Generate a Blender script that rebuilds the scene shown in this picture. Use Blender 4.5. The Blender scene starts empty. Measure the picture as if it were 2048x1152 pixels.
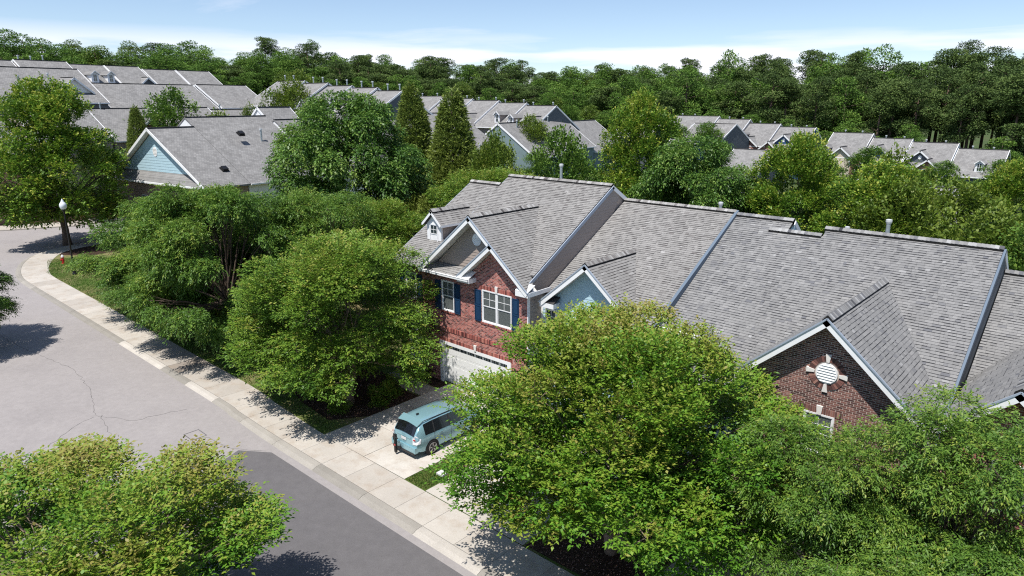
import bpy, math, random
import numpy as np
from mathutils import Vector, Matrix
R = math.radians
SC = bpy.context.scene
COL = SC.collection
rng = random.Random(7)

# ------------------------------------------------------------------ camera, sky, sun, exposure
cam_d = bpy.data.cameras.new('camera'); cam_d.sensor_width = 36; cam_d.lens = 36*1365/2048
cam_d.clip_start = .1; cam_d.clip_end = 4000
cam_o = bpy.data.objects.new('camera', cam_d); COL.objects.link(cam_o)
cam_o.location = (0, 0, 15); cam_o.rotation_euler = (R(90-15.3), 0, R(42))
SC.camera = cam_o
CAM = np.array([0, 0, 15.])
SUN_TO = Vector((-.05, .46, -1)).normalized()          # the way the sunlight travels
sun_elev = math.asin(-SUN_TO.z)
sun_az = math.atan2(-SUN_TO.x, -SUN_TO.y)               # clockwise from +Y
w = bpy.data.worlds.new('World'); SC.world = w; w.use_nodes = True
nt = w.node_tree; nt.nodes.clear()
sky = nt.nodes.new('ShaderNodeTexSky'); sky.sky_type = 'NISHITA'; sky.sun_disc = False
sky.sun_elevation = sun_elev; sky.sun_rotation = sun_az; sky.air_density = .8; sky.dust_density = .15; sky.ozone_density = 2.6
tc = nt.nodes.new('ShaderNodeTexCoord')
sep = nt.nodes.new('ShaderNodeSeparateXYZ'); nt.links.new(tc.outputs['Generated'], sep.inputs[0])
# wispy cloud sheets: noise over the direction divided by height, so they flatten towards the horizon
def nmath(tree, op, a, b=None, c=None, clamp=False):
    n = tree.nodes.new('ShaderNodeMath'); n.operation = op; n.use_clamp = clamp
    for i, v in enumerate((a, b, c)):
        if v is None: continue
        if hasattr(v, 'is_output') or isinstance(v, bpy.types.NodeSocket): tree.links.new(v, n.inputs[i])
        else: n.inputs[i].default_value = v
    return n.outputs[0]
zc = nmath(nt, 'ADD', nmath(nt, 'MAXIMUM', sep.outputs['Z'], 0.0), .06)
cx = nmath(nt, 'DIVIDE', sep.outputs['X'], zc); cy = nmath(nt, 'DIVIDE', sep.outputs['Y'], zc)
cmb = nt.nodes.new('ShaderNodeCombineXYZ'); nt.links.new(cx, cmb.inputs[0]); nt.links.new(cy, cmb.inputs[1])
mp = nt.nodes.new('ShaderNodeMapping'); mp.inputs['Rotation'].default_value = (0, 0, R(35)); mp.inputs['Scale'].default_value = (.22, .42, 1)
mp.inputs['Location'].default_value = (-2.0, 1.2, 0)
nt.links.new(cmb.outputs[0], mp.inputs[0])
nz = nt.nodes.new('ShaderNodeTexNoise'); nz.inputs['Scale'].default_value = 1.0; nz.inputs['Detail'].default_value = 7; nz.inputs['Roughness'].default_value = .58
nz.inputs['Distortion'].default_value = .5
nt.links.new(mp.outputs[0], nz.inputs['Vector'])
cr = nt.nodes.new('ShaderNodeMapRange'); cr.inputs['From Min'].default_value = .56; cr.inputs['From Max'].default_value = .78
nt.links.new(nz.outputs['Fac'], cr.inputs['Value'])
band = nt.nodes.new('ShaderNodeMapRange'); band.inputs['From Min'].default_value = .095; band.inputs['From Max'].default_value = .06
band.inputs['To Min'].default_value = 0.0; band.inputs['To Max'].default_value = .9
nt.links.new(sep.outputs['Z'], band.inputs['Value'])
mp2 = nt.nodes.new('ShaderNodeMapping'); mp2.inputs['Scale'].default_value = (3.2, 3.2, 34); mp2.inputs['Location'].default_value = (.4, .7, .2); nt.links.new(tc.outputs['Generated'], mp2.inputs[0])
nz2 = nt.nodes.new('ShaderNodeTexNoise'); nz2.inputs['Scale'].default_value = 1.0; nz2.inputs['Detail'].default_value = 6; nt.links.new(mp2.outputs[0], nz2.inputs['Vector'])
cr2 = nt.nodes.new('ShaderNodeMapRange'); cr2.inputs['From Min'].default_value = .40; cr2.inputs['From Max'].default_value = .56; nt.links.new(nz2.outputs['Fac'], cr2.inputs['Value'])
veil = nt.nodes.new('ShaderNodeMapRange'); veil.inputs['From Min'].default_value = .5; veil.inputs['From Max'].default_value = 0.; veil.inputs['To Min'].default_value = .04; veil.inputs['To Max'].default_value = .08; nt.links.new(sep.outputs['Z'], veil.inputs['Value'])
cl = nmath(nt, 'MAXIMUM', nmath(nt, 'MULTIPLY', cr.outputs[0], .8), nmath(nt, 'MAXIMUM', veil.outputs[0], nmath(nt, 'MULTIPLY', band.outputs[0], cr2.outputs[0])), clamp=True)
mix = nt.nodes.new('ShaderNodeMix'); mix.data_type = 'RGBA'
nt.links.new(cl, mix.inputs['Factor']); nt.links.new(sky.outputs[0], mix.inputs['A'])
mix.inputs['B'].default_value = (7.9, 7.9, 8.7, 1)
bg = nt.nodes.new('ShaderNodeBackground'); bg.inputs['Strength'].default_value = .105
nt.links.new(mix.outputs['Result'], bg.inputs['Color'])
wo = nt.nodes.new('ShaderNodeOutputWorld'); nt.links.new(bg.outputs[0], wo.inputs[0])
sd = bpy.data.lights.new('sun', 'SUN'); sd.energy = 4.6; sd.angle = R(.5); sd.color = (1, .955, .89)
so = bpy.data.objects.new('sun', sd); COL.objects.link(so); so.rotation_euler = SUN_TO.to_track_quat('-Z', 'Y').to_euler()
SC.view_settings.view_transform = 'Standard'; SC.view_settings.look = 'None'; SC.view_settings.gamma = 1
SC.view_settings.use_curve_mapping = False; SC.view_settings.exposure = 0.45
SC.render.engine = 'CYCLES'; SC.cycles.max_bounces = 6; SC.cycles.diffuse_bounces = 3; SC.cycles.transmission_bounces = 4
SC.cycles.use_denoising = False; SC.cycles.filter_width = 1.15; SC.cycles.sample_clamp_indirect = 6

# ------------------------------------------------------------------ materials
def rgb(c): return (c[0], c[1], c[2], 1)
def mat(name, col, rough=.8, ramp=None, noise=None, bump=None, metal=0, spec=.35, transl=0, attr='v', space='Object', coat=0, mottle=None):
    """col: flat colour; ramp: list of (pos,col) read by the face attribute; noise: (scale, amount) value variation; bump: (scale,strength)"""
    m = bpy.data.materials.new(name); m.use_nodes = True; t = m.node_tree; t.nodes.clear()
    out = t.nodes.new('ShaderNodeOutputMaterial'); p = t.nodes.new('ShaderNodeBsdfPrincipled')
    p.inputs['Roughness'].default_value = rough; p.inputs['Metallic'].default_value = metal; p.inputs['Specular IOR Level'].default_value = spec
    p.inputs['Coat Weight'].default_value = coat
    tcn = t.nodes.new('ShaderNodeTexCoord'); vec = tcn.outputs[space]
    if space == 'World': pass
    if ramp:
        a = t.nodes.new('ShaderNodeAttribute'); a.attribute_name = attr
        rp = t.nodes.new('ShaderNodeValToRGB'); e = rp.color_ramp.elements
        while len(e) < len(ramp): e.new(.5)
        for el, (q, c) in zip(e, ramp): el.position = q; el.color = rgb(c)
        t.links.new(a.outputs['Fac'], rp.inputs[0]); cs = rp.outputs[0]
    else:
        rg = t.nodes.new('ShaderNodeRGB'); rg.outputs[0].default_value = rgb(col); cs = rg.outputs[0]
    for nn in (noise or []):
        sc, am = nn[0], nn[1]
        n = t.nodes.new('ShaderNodeTexNoise'); n.inputs['Scale'].default_value = sc; n.inputs['Detail'].default_value = 5; n.inputs['Roughness'].default_value = .65
        t.links.new(vec, n.inputs['Vector'])
        mr = t.nodes.new('ShaderNodeMapRange'); mr.inputs['From Min'].default_value = .3; mr.inputs['From Max'].default_value = .7
        mr.inputs['To Min'].default_value = 1-am; mr.inputs['To Max'].default_value = 1+am; t.links.new(n.outputs['Fac'], mr.inputs['Value'])
        if len(nn) > 2:     # tint towards another colour
            mx = t.nodes.new('ShaderNodeMix'); mx.data_type = 'RGBA'
            mr.inputs['From Min'].default_value = nn[3]; mr.inputs['From Max'].default_value = nn[4]; mr.inputs['To Min'].default_value = 0; mr.inputs['To Max'].default_value = am
            t.links.new(mr.outputs[0], mx.inputs['Factor']); t.links.new(cs, mx.inputs['A']); mx.inputs['B'].default_value = rgb(nn[2]); cs = mx.outputs['Result']
        else:
            mx = t.nodes.new('ShaderNodeVectorMath'); mx.operation = 'SCALE'; t.links.new(cs, mx.inputs[0]); t.links.new(mr.outputs[0], mx.inputs['Scale']); cs = mx.outputs[0]
    t.links.new(cs, p.inputs['Base Color'])
    if bump:
        n = t.nodes.new('ShaderNodeTexNoise'); n.inputs['Scale'].default_value = bump[0]; n.inputs['Detail'].default_value = 4; t.links.new(vec, n.inputs['Vector'])
        b = t.nodes.new('ShaderNodeBump'); b.inputs['Strength'].default_value = bump[1]; b.inputs['Distance'].default_value = bump[2] if len(bump) > 2 else .02
        t.links.new(n.outputs['Fac'], b.inputs['Height']); t.links.new(b.outputs[0], p.inputs['Normal'])
    if transl:
        tr = t.nodes.new('ShaderNodeBsdfTranslucent'); t.links.new(cs, tr.inputs['Color'])
        ms = t.nodes.new('ShaderNodeMixShader'); ms.inputs[0].default_value = transl
        t.links.new(p.outputs[0], ms.inputs[1]); t.links.new(tr.outputs[0], ms.inputs[2]); t.links.new(ms.outputs[0], out.inputs[0])
    else: t.links.new(p.outputs[0], out.inputs[0])
    return m
def brickmat(name, c1, c2, mort, sx, sy, msize=.02, axes='XZ', rough=.9, noise=.12, off=.5, bump=.4):
    m = bpy.data.materials.new(name); m.use_nodes = True; t = m.node_tree; t.nodes.clear()
    out = t.nodes.new('ShaderNodeOutputMaterial'); p = t.nodes.new('ShaderNodeBsdfPrincipled'); p.inputs['Roughness'].default_value = rough
    p.inputs['Specular IOR Level'].default_value = .25
    tcn = t.nodes.new('ShaderNodeTexCoord'); sp = t.nodes.new('ShaderNodeSeparateXYZ'); t.links.new(tcn.outputs['Object'], sp.inputs[0])
    cb = t.nodes.new('ShaderNodeCombineXYZ')
    if axes == 'XZ': t.links.new(nmath(t, 'ADD', sp.outputs['X'], sp.outputs['Y']), cb.inputs[0]); t.links.new(sp.outputs['Z'], cb.inputs[1])
    else: t.links.new(sp.outputs['X'], cb.inputs[0]); t.links.new(nmath(t, 'MULTIPLY', sp.outputs['Z'], 1.9), cb.inputs[1])
    if axes == 'YZ2': t.links.new(sp.outputs['Y'], cb.inputs[0])
    b = t.nodes.new('ShaderNodeTexBrick'); b.inputs['Scale'].default_value = 1; b.inputs['Brick Width'].default_value = sx; b.inputs['Row Height'].default_value = sy
    b.inputs['Mortar Size'].default_value = msize; b.inputs['Mortar Smooth'].default_value = .2; b.inputs['Bias'].default_value = 0; b.offset = off
    b.inputs['Color1'].default_value = rgb(c1); b.inputs['Color2'].default_value = rgb(c2); b.inputs['Mortar'].default_value = rgb(mort)
    t.links.new(cb.outputs[0], b.inputs['Vector'])
    n = t.nodes.new('ShaderNodeTexNoise'); n.inputs['Scale'].default_value = .9; n.inputs['Detail'].default_value = 6; t.links.new(tcn.outputs['Object'], n.inputs['Vector'])
    mr = t.nodes.new('ShaderNodeMapRange'); mr.inputs['From Min'].default_value = .3; mr.inputs['From Max'].default_value = .7; mr.inputs['To Min'].default_value = 1-noise; mr.inputs['To Max'].default_value = 1+noise
    t.links.new(n.outputs['Fac'], mr.inputs['Value'])
    n2 = t.nodes.new('ShaderNodeTexNoise'); n2.inputs['Scale'].default_value = 26; n2.inputs['Detail'].default_value = 3; t.links.new(tcn.outputs['Object'], n2.inputs['Vector'])
    mr2 = t.nodes.new('ShaderNodeMapRange'); mr2.inputs['From Min'].default_value = .3; mr2.inputs['From Max'].default_value = .7; mr2.inputs['To Min'].default_value = 1-noise; mr2.inputs['To Max'].default_value = 1+noise
    t.links.new(n2.outputs['Fac'], mr2.inputs['Value'])
    mx = t.nodes.new('ShaderNodeVectorMath'); mx.operation = 'SCALE'; t.links.new(b.outputs['Color'], mx.inputs[0]); t.links.new(nmath(t, 'MULTIPLY', mr.outputs[0], mr2.outputs[0]), mx.inputs['Scale'])
    t.links.new(mx.outputs[0], p.inputs['Base Color'])
    bp = t.nodes.new('ShaderNodeBump'); bp.inputs['Strength'].default_value = bump; bp.inputs['Distance'].default_value = .02
    t.links.new(nmath(t, 'SUBTRACT', 1.0, b.outputs['Fac']), bp.inputs['Height']); t.links.new(bp.outputs[0], p.inputs['Normal'])
    t.links.new(p.outputs[0], out.inputs[0]); return m
M = {}
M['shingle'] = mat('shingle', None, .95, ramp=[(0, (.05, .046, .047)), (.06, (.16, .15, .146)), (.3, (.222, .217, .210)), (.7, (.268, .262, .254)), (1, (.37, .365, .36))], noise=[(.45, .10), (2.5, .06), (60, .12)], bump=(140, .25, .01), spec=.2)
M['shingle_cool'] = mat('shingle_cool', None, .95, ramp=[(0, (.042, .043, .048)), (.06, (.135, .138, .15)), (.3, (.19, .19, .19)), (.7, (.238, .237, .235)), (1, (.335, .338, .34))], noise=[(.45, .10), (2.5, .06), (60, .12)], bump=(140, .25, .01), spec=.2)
M['deck'] = mat('roof_deck', (.055, .053, .053), .95)
M['vent_shadow_black'] = mat('ridge_vent_shadow', (.012, .012, .012), .95)  # vent sides: the shadow line under the ridge caps painted near-black
M['far_shingle'] = brickmat('far_shingle', (.186, .183, .180), (.256, .252, .247), (.15, .148, .15), .30, .27, .014, 'SL', .95, .13)
M['white'] = mat('white_trim', (.78, .79, .8), .55, noise=[(3, .04)])
M['soffit'] = mat('soffit', (.66, .64, .6), .7)
M['bluegrey_trim'] = mat('drip_edge_and_shaded_white', (.30, .35, .42), .6)  # drip edge metal; for step fascias, white trim with its shade painted in
M['slate_trim'] = mat('slate_trim', (.12, .16, .21), .6)
M['mortar_red'] = mat('mortar_light', (.56, .45, .41), .95, noise=[(8, .1)])
M['brick_red'] = mat('red_brick', None, .9, ramp=[(0, (.085, .03, .028)), (.25, (.22, .07, .062)), (.7, (.44, .145, .12)), (1, (.52, .22, .17))], noise=[(40, .15)], spec=.25)
M['mortar_brown'] = mat('mortar_tan', (.52, .45, .40), .95, noise=[(8, .1)])
M['brick_brown'] = mat('brown_brick', None, .9, ramp=[(0, (.06, .032, .03)), (.3, (.14, .068, .06)), (.75, (.25, .115, .095)), (1, (.36, .19, .15))], noise=[(40, .15)], spec=.25)
M['siding_taupe'] = mat('taupe_siding', (.34, .285, .25), .7, noise=[(2, .05)])
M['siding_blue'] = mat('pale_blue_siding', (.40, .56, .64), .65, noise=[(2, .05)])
M['siding_slate'] = mat('slate_siding', (.10, .115, .13), .7, noise=[(2, .05)])
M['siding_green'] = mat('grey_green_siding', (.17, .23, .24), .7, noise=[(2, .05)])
M['siding_cream'] = mat('cream_siding', (.6, .52, .42), .7)
M['siding_navy'] = mat('navy_siding', (.045, .10, .21), .6)
M['navy'] = mat('navy_shutter_paint', (.014, .045, .105), .45, noise=[(6, .06)])
M['glass'] = mat('window_glass', (.035, .05, .055), .08, spec=.9)
M['blind'] = mat('blind_slats', (.20, .215, .21), .5)
M['room'] = mat('dark_room', (.03, .03, .03), .9)
M['keystone'] = mat('limestone', (.72, .69, .66), .8, noise=[(9, .06)])
M['zinc'] = mat('zinc_pipe', (.40, .45, .47), .4, metal=.6, noise=[(5, .12)])
M['pipe_cap'] = mat('vent_cap', (.62, .64, .64), .45, metal=.3)
M['black'] = mat('black_metal', (.012, .012, .013), .4)
M['rubber'] = mat('rubber', (.018, .018, .019), .8)
M['asphalt'] = mat('asphalt_pale', (.285, .266, .262), .95, noise=[(.18, .45, (.215, .20, .20), .50, .74), (.9, .35, (.35, .33, .32), .55, .8), (4, .07), (60, .22)], bump=(70, .5, .012), spec=.2)
M['asphalt_new'] = mat('asphalt_dark', (.118, .113, .117), .92, noise=[(.3, .4, (.15, .143, .142), .45, .72), (3, .08), (60, .28)], bump=(70, .5, .012), spec=.25)
M['crack'] = mat('crack_filler', (.10, .095, .095), .9)
M['ironcover'] = mat('patch_outline', (.12, .115, .12), .9)
M['concrete'] = mat('concrete', None, .92, ramp=[(0, (.25, .22, .19)), (.5, (.40, .37, .33)), (1, (.52, .49, .445))],
                    noise=[(.55, .09), (1.3, .6, (.30, .235, .175), .48, .74), (14, .06), (70, .08)], bump=(90, .2, .006), spec=.25)
M['gutter'] = mat('gutter_concrete', None, .92, ramp=[(0, (.235, .22, .20)), (.5, (.24, .225, .20)), (1, (.44, .41, .37))],
                  noise=[(.8, .10), (22, .12), (80, .12)], bump=(90, .3, .006), spec=.25)
M['gutter_dark'] = mat('gutter_silt', None, .95, ramp=[(0, (.16, .15, .135)), (.5, (.155, .145, .13)), (1, (.38, .355, .32))], noise=[(1.2, .15), (40, .2)], bump=(60, .4, .01))
M['lawn'] = mat('lawn', (.085, .13, .032), .95, noise=[(.35, .85, (.23, .185, .10), .42, .62), (3, .2), (30, .3)], bump=(50, .8, .03), spec=.1)
M['terrain'] = mat('terrain', (.055, .085, .03), .95, noise=[(.06, .5, (.10, .09, .05), .45, .7), (2, .2)], spec=.1)
M['mulch'] = mat('mulch', (.052, .033, .025), .98, noise=[(1.3, .5, (.10, .055, .045), .5, .75), (25, .4)], bump=(30, 1, .05), spec=.1)
M['litter'] = mat('leaf_litter', None, .9, ramp=[(0, (.11, .05, .035)), (.5, (.22, .12, .09)), (1, (.38, .27, .22))])
M['grass'] = mat('grass_blades', None, .85, ramp=[(0, (.05, .11, .015)), (.6, (.10, .20, .028)), (1, (.22, .22, .08))], transl=.25, spec=.2)
M['bark'] = mat('bark_smooth', (.20, .15, .11), .85, noise=[(6, .2), (30, .15)], bump=(14, .5, .02))
M['bark_dark'] = mat('bark_dark', (.09, .065, .05), .9, noise=[(6, .25)], bump=(14, .7, .03))
M['bark_pine'] = mat('bark_pine', (.15, .10, .075), .9, noise=[(4, .25)])
def leafmat(n, ramp, tl=.28, rough=.5, spec=.35): M[n] = mat(n, None, rough, ramp=ramp, transl=tl, spec=spec)
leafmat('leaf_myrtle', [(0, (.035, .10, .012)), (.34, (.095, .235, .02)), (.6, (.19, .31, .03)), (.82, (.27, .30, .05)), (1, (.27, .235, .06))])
leafmat('leaf_myrtle_green', [(0, (.04, .10, .013)), (.40, (.115, .225, .024)), (.75, (.20, .30, .036)), (1, (.29, .29, .055))])
leafmat('leaf_pinnate', [(0, (.035, .085, .014)), (.42, (.09, .19, .026)), (.75, (.16, .265, .036)), (1, (.25, .31, .05))])
leafmat('leaf_maple', [(0, (.045, .10, .014)), (.35, (.105, .215, .022)), (.7, (.215, .325, .036)), (.95, (.38, .43, .06)), (1, (.38, .40, .07))])
leafmat('leaf_dark', [(0, (.03, .08, .018)), (.45, (.08, .175, .03)), (.8, (.15, .265, .045)), (1, (.22, .32, .07))], rough=.45, spec=.4)
leafmat('leaf_cryptomeria', [(0, (.05, .085, .018)), (.4, (.13, .19, .035)), (1, (.25, .31, .06))], .2)
leafmat('leaf_olive', [(0, (.045, .085, .013)), (.45, (.105, .175, .02)), (1, (.20, .26, .04))])
leafmat('leaf_pine', [(0, (.035, .062, .018)), (.5, (.085, .14, .036)), (1, (.165, .225, .06))], .15, .7, .2)
leafmat('leaf_far', [(0, (.035, .08, .015)), (.5, (.095, .19, .03)), (1, (.19, .29, .05))], .2, .7, .2)
leafmat('leaf_red', [(0, (.06, .02, .02)), (1, (.16, .05, .04))], .2)
M['flower'] = mat('flower', (.75, .74, .72), .7)
M['car'] = mat('pale_blue_paint', (.27, .47, .53), .28, metal=.5, coat=.7)
M['carglass'] = mat('car_glass', (.012, .014, .016), .05, spec=.9)
M['carplastic'] = mat('car_plastic', (.03, .03, .032), .5)
M['lamp_red'] = mat('tail_red', (.38, .03, .03), .2, coat=.5)
M['lamp_clear'] = mat('lamp_clear', (.72, .72, .74), .15, coat=.5)
M['alloy'] = mat('alloy', (.55, .56, .57), .3, metal=.8)
M['redpaint'] = mat('hydrant_red', (.42, .02, .02), .45)
M['silver'] = mat('silver_paint', (.62, .62, .62), .4)
M['globe'] = mat('lamp_globe', (.72, .76, .80), .25, coat=.6)
M['doorwhite'] = mat('garage_door_white', (.74, .75, .74), .5, noise=[(1, .03)])

# ------------------------------------------------------------------ mesh kit
ORG = {}
class MB:
    def __init__(s): s.v = []; s.f = []; s.a = []
    def face(s, pts, a=.5):
        n = len(s.v); s.v += [tuple(p) for p in pts]; s.f.append(tuple(range(n, n+len(pts)))); s.a.append(a)
    def box(s, lo, hi, a=.5, skip=''):
        x0, y0, z0 = lo; x1, y1, z1 = hi; n = len(s.v)
        s.v += [(x0, y0, z0), (x1, y0, z0), (x1, y1, z0), (x0, y1, z0), (x0, y0, z1), (x1, y0, z1), (x1, y1, z1), (x0, y1, z1)]
        F = {'b': (3, 2, 1, 0), 't': (4, 5, 6, 7), 'f': (0, 1, 5, 4), 'k': (2, 3, 7, 6), 'l': (3, 0, 4, 7), 'r': (1, 2, 6, 5)}
        for k, q in F.items():
            if k in skip: continue
            s.f.append(tuple(n+i for i in q)); s.a.append(a)
    def hexa(s, p8, a=.5):
        n = len(s.v); s.v += [tuple(p) for p in p8]
        for q in ((3, 2, 1, 0), (4, 5, 6, 7), (0, 1, 5, 4), (2, 3, 7, 6), (3, 0, 4, 7), (1, 2, 6, 5)): s.f.append(tuple(n+i for i in q)); s.a.append(a)
    def beam(s, p, q, wd, ht, up=(0, 0, 1), a=.5, drop=0):
        """bar from p to q; its top edge runs through p-q when drop=1"""
        p = np.array(p, float); q = np.array(q, float); d = q-p; d /= np.linalg.norm(d)
        sd = np.cross(d, up); sd /= np.linalg.norm(sd); u = np.cross(sd, d)
        lo, hi = (-ht, 0) if drop else (-ht/2, ht/2)
        P = []
        for e in (lo, hi):
            for c in ((p, -1), (q, -1), (q, 1), (p, 1)): P.append(c[0]+sd*c[1]*wd/2+u*e)
        s.hexa(P, a)
    def prism(s, poly, ext, a=.5):
        """poly: list of 3D points, ext: extrusion vector"""
        poly = [np.array(p, float) for p in poly]; e = np.array(ext, float); n = len(s.v); k = len(poly)
        s.v += [tuple(p) for p in poly]+[tuple(p+e) for p in poly]
        s.f.append(tuple(range(n+k-1, n-1, -1))); s.a.append(a); s.f.append(tuple(range(n+k, n+2*k))); s.a.append(a)
        for i in range(k): j = (i+1) % k; s.f.append((n+i, n+j, n+k+j, n+k+i)); s.a.append(a)
    def tube(s, pts, rad, seg=8, a=.5, caps=True):
        pts = [np.array(p, float) for p in pts]; n0 = len(s.v); k = len(pts)
        ref = np.array([0, 0, 1.]) if abs((pts[-1]-pts[0])[2]) < .9*np.linalg.norm(pts[-1]-pts[0])+1e-9 else np.array([1., 0, 0])
        for i, p in enumerate(pts):
            d = pts[min(i+1, k-1)]-pts[max(i-1, 0)]; d = d/(np.linalg.norm(d)+1e-9)
            x = np.cross(d, ref); x /= np.linalg.norm(x)+1e-9; y = np.cross(d, x)
            r = rad[i] if hasattr(rad, '__len__') else rad
            for j in range(seg):
                t = 2*math.pi*j/seg; s.v.append(tuple(p+r*(x*math.cos(t)+y*math.sin(t))))
        for i in range(k-1):
            for j in range(seg):
                b = n0+i*seg; j2 = (j+1) % seg; s.f.append((b+j, b+j2, b+seg+j2, b+seg+j)); s.a.append(a)
        if caps: s.f.append(tuple(n0+j for j in range(seg-1, -1, -1))); s.a.append(a); s.f.append(tuple(n0+(k-1)*seg+j for j in range(seg))); s.a.append(a)
    def lathe(s, c, prof, seg=16, a=.5): s.tube([(c[0], c[1], c[2]+z) for r, z in prof], [max(r, .001) for r, z in prof], seg, a)
    def disc(s, c, rx, rz, y0, y1, seg=24, a=.5):      # flat oval plate facing -Y
        s.prism([(c[0]+rx*math.cos(2*math.pi*i/seg), y0, c[1]+rz*math.sin(2*math.pi*i/seg)) for i in range(seg)], (0, y1-y0, 0), a)
    def mesh(s, name, m, off=(0, 0, 0), smooth=False):
        me = bpy.data.meshes.new(name)
        if s.v:
            V = np.array(s.v, dtype=np.float32)-np.array(off, dtype=np.float32)
            me.from_pydata(V.tolist(), [], s.f); at = me.attributes.new('v', 'FLOAT', 'FACE'); at.data.foreach_set('value', np.array(s.a, dtype=np.float32))
        if smooth: me.polygons.foreach_set('use_smooth', [True]*len(me.polygons))
        me.materials.append(m); me.update(); return me
    def build(s, name, m, parent=None, smooth=False, kind=None, label=None):
        off = ORG.get(parent.name, (0, 0, 0)) if parent else (0, 0, 0)
        o = bpy.data.objects.new(name, s.mesh(name, m, off, smooth)); COL.objects.link(o)
        if parent: o.parent = parent
        ORG[o.name] = off
        if kind: o['kind'] = kind
        if label: o['label'] = label
        return o
def thing(name, loc, label, cat, group=None, rz=0, org=None):
    o = bpy.data.objects.new(name, None); COL.objects.link(o); o.location = loc; o.rotation_euler = (0, 0, rz); o.empty_display_size = .3
    o['label'] = label; o['category'] = cat
    if group: o['group'] = group
    ORG[o.name] = loc if org is None else org
    return o
def tag(o, label, cat, group=None):
    o['label'] = label; o['category'] = cat
    if group: o['group'] = group
def dup_tree(o, loc, rz=0, scale=1, label=None):
    c = o.copy(); COL.objects.link(c); c.location = loc; c.rotation_euler = (0, 0, rz); c.scale = (scale,)*3 if not hasattr(scale, '__len__') else scale
    if label: c['label'] = label
    for ch in o.children:
        d = ch.copy(); COL.objects.link(d); d.parent = c
        for g in ch.children:
            e = g.copy(); COL.objects.link(e); e.parent = d
    return c

# ------------------------------------------------------------------ laid courses: shingles, bricks, boards
def cuts(poly, s):
    xs = []; n = len(poly)
    for i in range(n):
        (x0, y0), (x1, y1) = poly[i], poly[(i+1) % n]
        if (y0 <= s < y1) or (y1 <= s < y0): xs.append(x0+(s-y0)/(y1-y0)*(x1-x0))
    xs.sort(); return [(xs[i], xs[i+1]) for i in range(0, len(xs)-1, 2)]
def cells(poly, h, widths, joint=0, offs=None, holes=(), r=None):
    r = r or rng; smin = min(p[1] for p in poly); smax = max(p[1] for p in poly); out = []; i = 0
    while smin+i*h < smax-.004:
        s0 = smin+i*h; s1 = min(s0+h, smax); hh = s1-s0
        A = cuts(poly, s0+.02*hh); B = cuts(poly, s1-.02*hh)
        if len(A) != len(B): A = B = cuts(poly, (s0+s1)/2)
        for (a0, b0), (a1, b1) in zip(A, B):
            lo, hi = min(a0, a1), max(b0, b1); segs = [(lo, hi)]
            for (hx0, hx1, hz0, hz1) in holes:
                if (s0+s1)/2 > hz0 and (s0+s1)/2 < hz1:
                    ns = []
                    for (p, q) in segs:
                        if hx1 <= p or hx0 >= q: ns.append((p, q)); continue
                        if hx0 > p: ns.append((p, hx0))
                        if hx1 < q: ns.append((hx1, q))
                    segs = ns
            for (p, q) in segs:
                w0 = widths[0]; t = math.floor(lo/w0)*w0-(offs[i % len(offs)] if offs else r.random()*w0) if p == lo else p-(r.random()*w0*.9)
                if offs: t = math.floor(p/w0)*w0-w0+(offs[i % len(offs)])
                while t < q:
                    wd = w0 if len(widths) == 1 else r.choice(widths)
                    x0, x1 = max(t, p), min(t+wd, q)
                    c = (max(x0, a0), min(x1, b0), max(x0, a1), min(x1, b1))
                    if x1-x0 > .015 and (c[1]-c[0] > .01 or c[3]-c[2] > .01):
                        c = (min(c[0], max(b0, a0)), max(c[1], min(c[0], b0)), min(c[2], max(b1, a1)), max(c[3], min(c[2], b1)))
                        whole = x0 == t and x1 == t+wd and c[0] == x0 and c[1] == x1 and c[2] == x0 and c[3] == x1 and abs(hh-h) < 1e-6
                        out.append((c, s0, s1, whole, wd))
                    t += wd
        i += 1
    return out
class Plane:
    def __init__(s, O, U, S): s.O = np.array(O, float); s.U = np.array(U, float); s.S = np.array(S, float)/np.linalg.norm(S); s.N = np.cross(s.U, s.S)
    def at(s, u, v, n=0): return s.O+s.U*u+s.S*v+s.N*n
    def mtx(s, u, v, off):
        m = Matrix.Identity(4); P = s.at(u, v)-np.array(off)
        for i in range(3): m[i][0] = s.U[i]; m[i][1] = s.S[i]; m[i][2] = s.N[i]; m[i][3] = P[i]
        return m
VAR = {}
def shingle_proto(wd, h, k, th, m):
    key = ('s', round(wd, 3), round(h, 3), k, th, m.name)
    if key not in VAR:
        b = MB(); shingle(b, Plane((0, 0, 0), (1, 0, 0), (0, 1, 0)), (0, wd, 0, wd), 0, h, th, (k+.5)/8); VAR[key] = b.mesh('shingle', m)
    return VAR[key]
def shingle(b, P, c, s0, s1, th, a):
    g = .002; x0, x1, y0, y1 = c[0]+g, c[1]-g, c[2]+g, c[3]-g; e = .012
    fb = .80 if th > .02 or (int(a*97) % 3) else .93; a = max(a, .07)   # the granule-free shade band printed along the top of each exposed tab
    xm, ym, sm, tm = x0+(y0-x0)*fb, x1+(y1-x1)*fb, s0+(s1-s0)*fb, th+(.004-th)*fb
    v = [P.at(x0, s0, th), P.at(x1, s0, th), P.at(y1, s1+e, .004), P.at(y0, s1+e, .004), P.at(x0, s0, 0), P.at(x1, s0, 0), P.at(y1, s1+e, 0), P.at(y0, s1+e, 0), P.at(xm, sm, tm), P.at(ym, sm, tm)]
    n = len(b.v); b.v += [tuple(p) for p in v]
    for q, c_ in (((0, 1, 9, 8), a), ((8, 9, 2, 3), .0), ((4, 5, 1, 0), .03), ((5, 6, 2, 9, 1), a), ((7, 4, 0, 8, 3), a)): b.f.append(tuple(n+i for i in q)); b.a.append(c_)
def pick(cand, n):
    cand.sort(key=lambda c: c[0]); return cand[:n]
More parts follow.
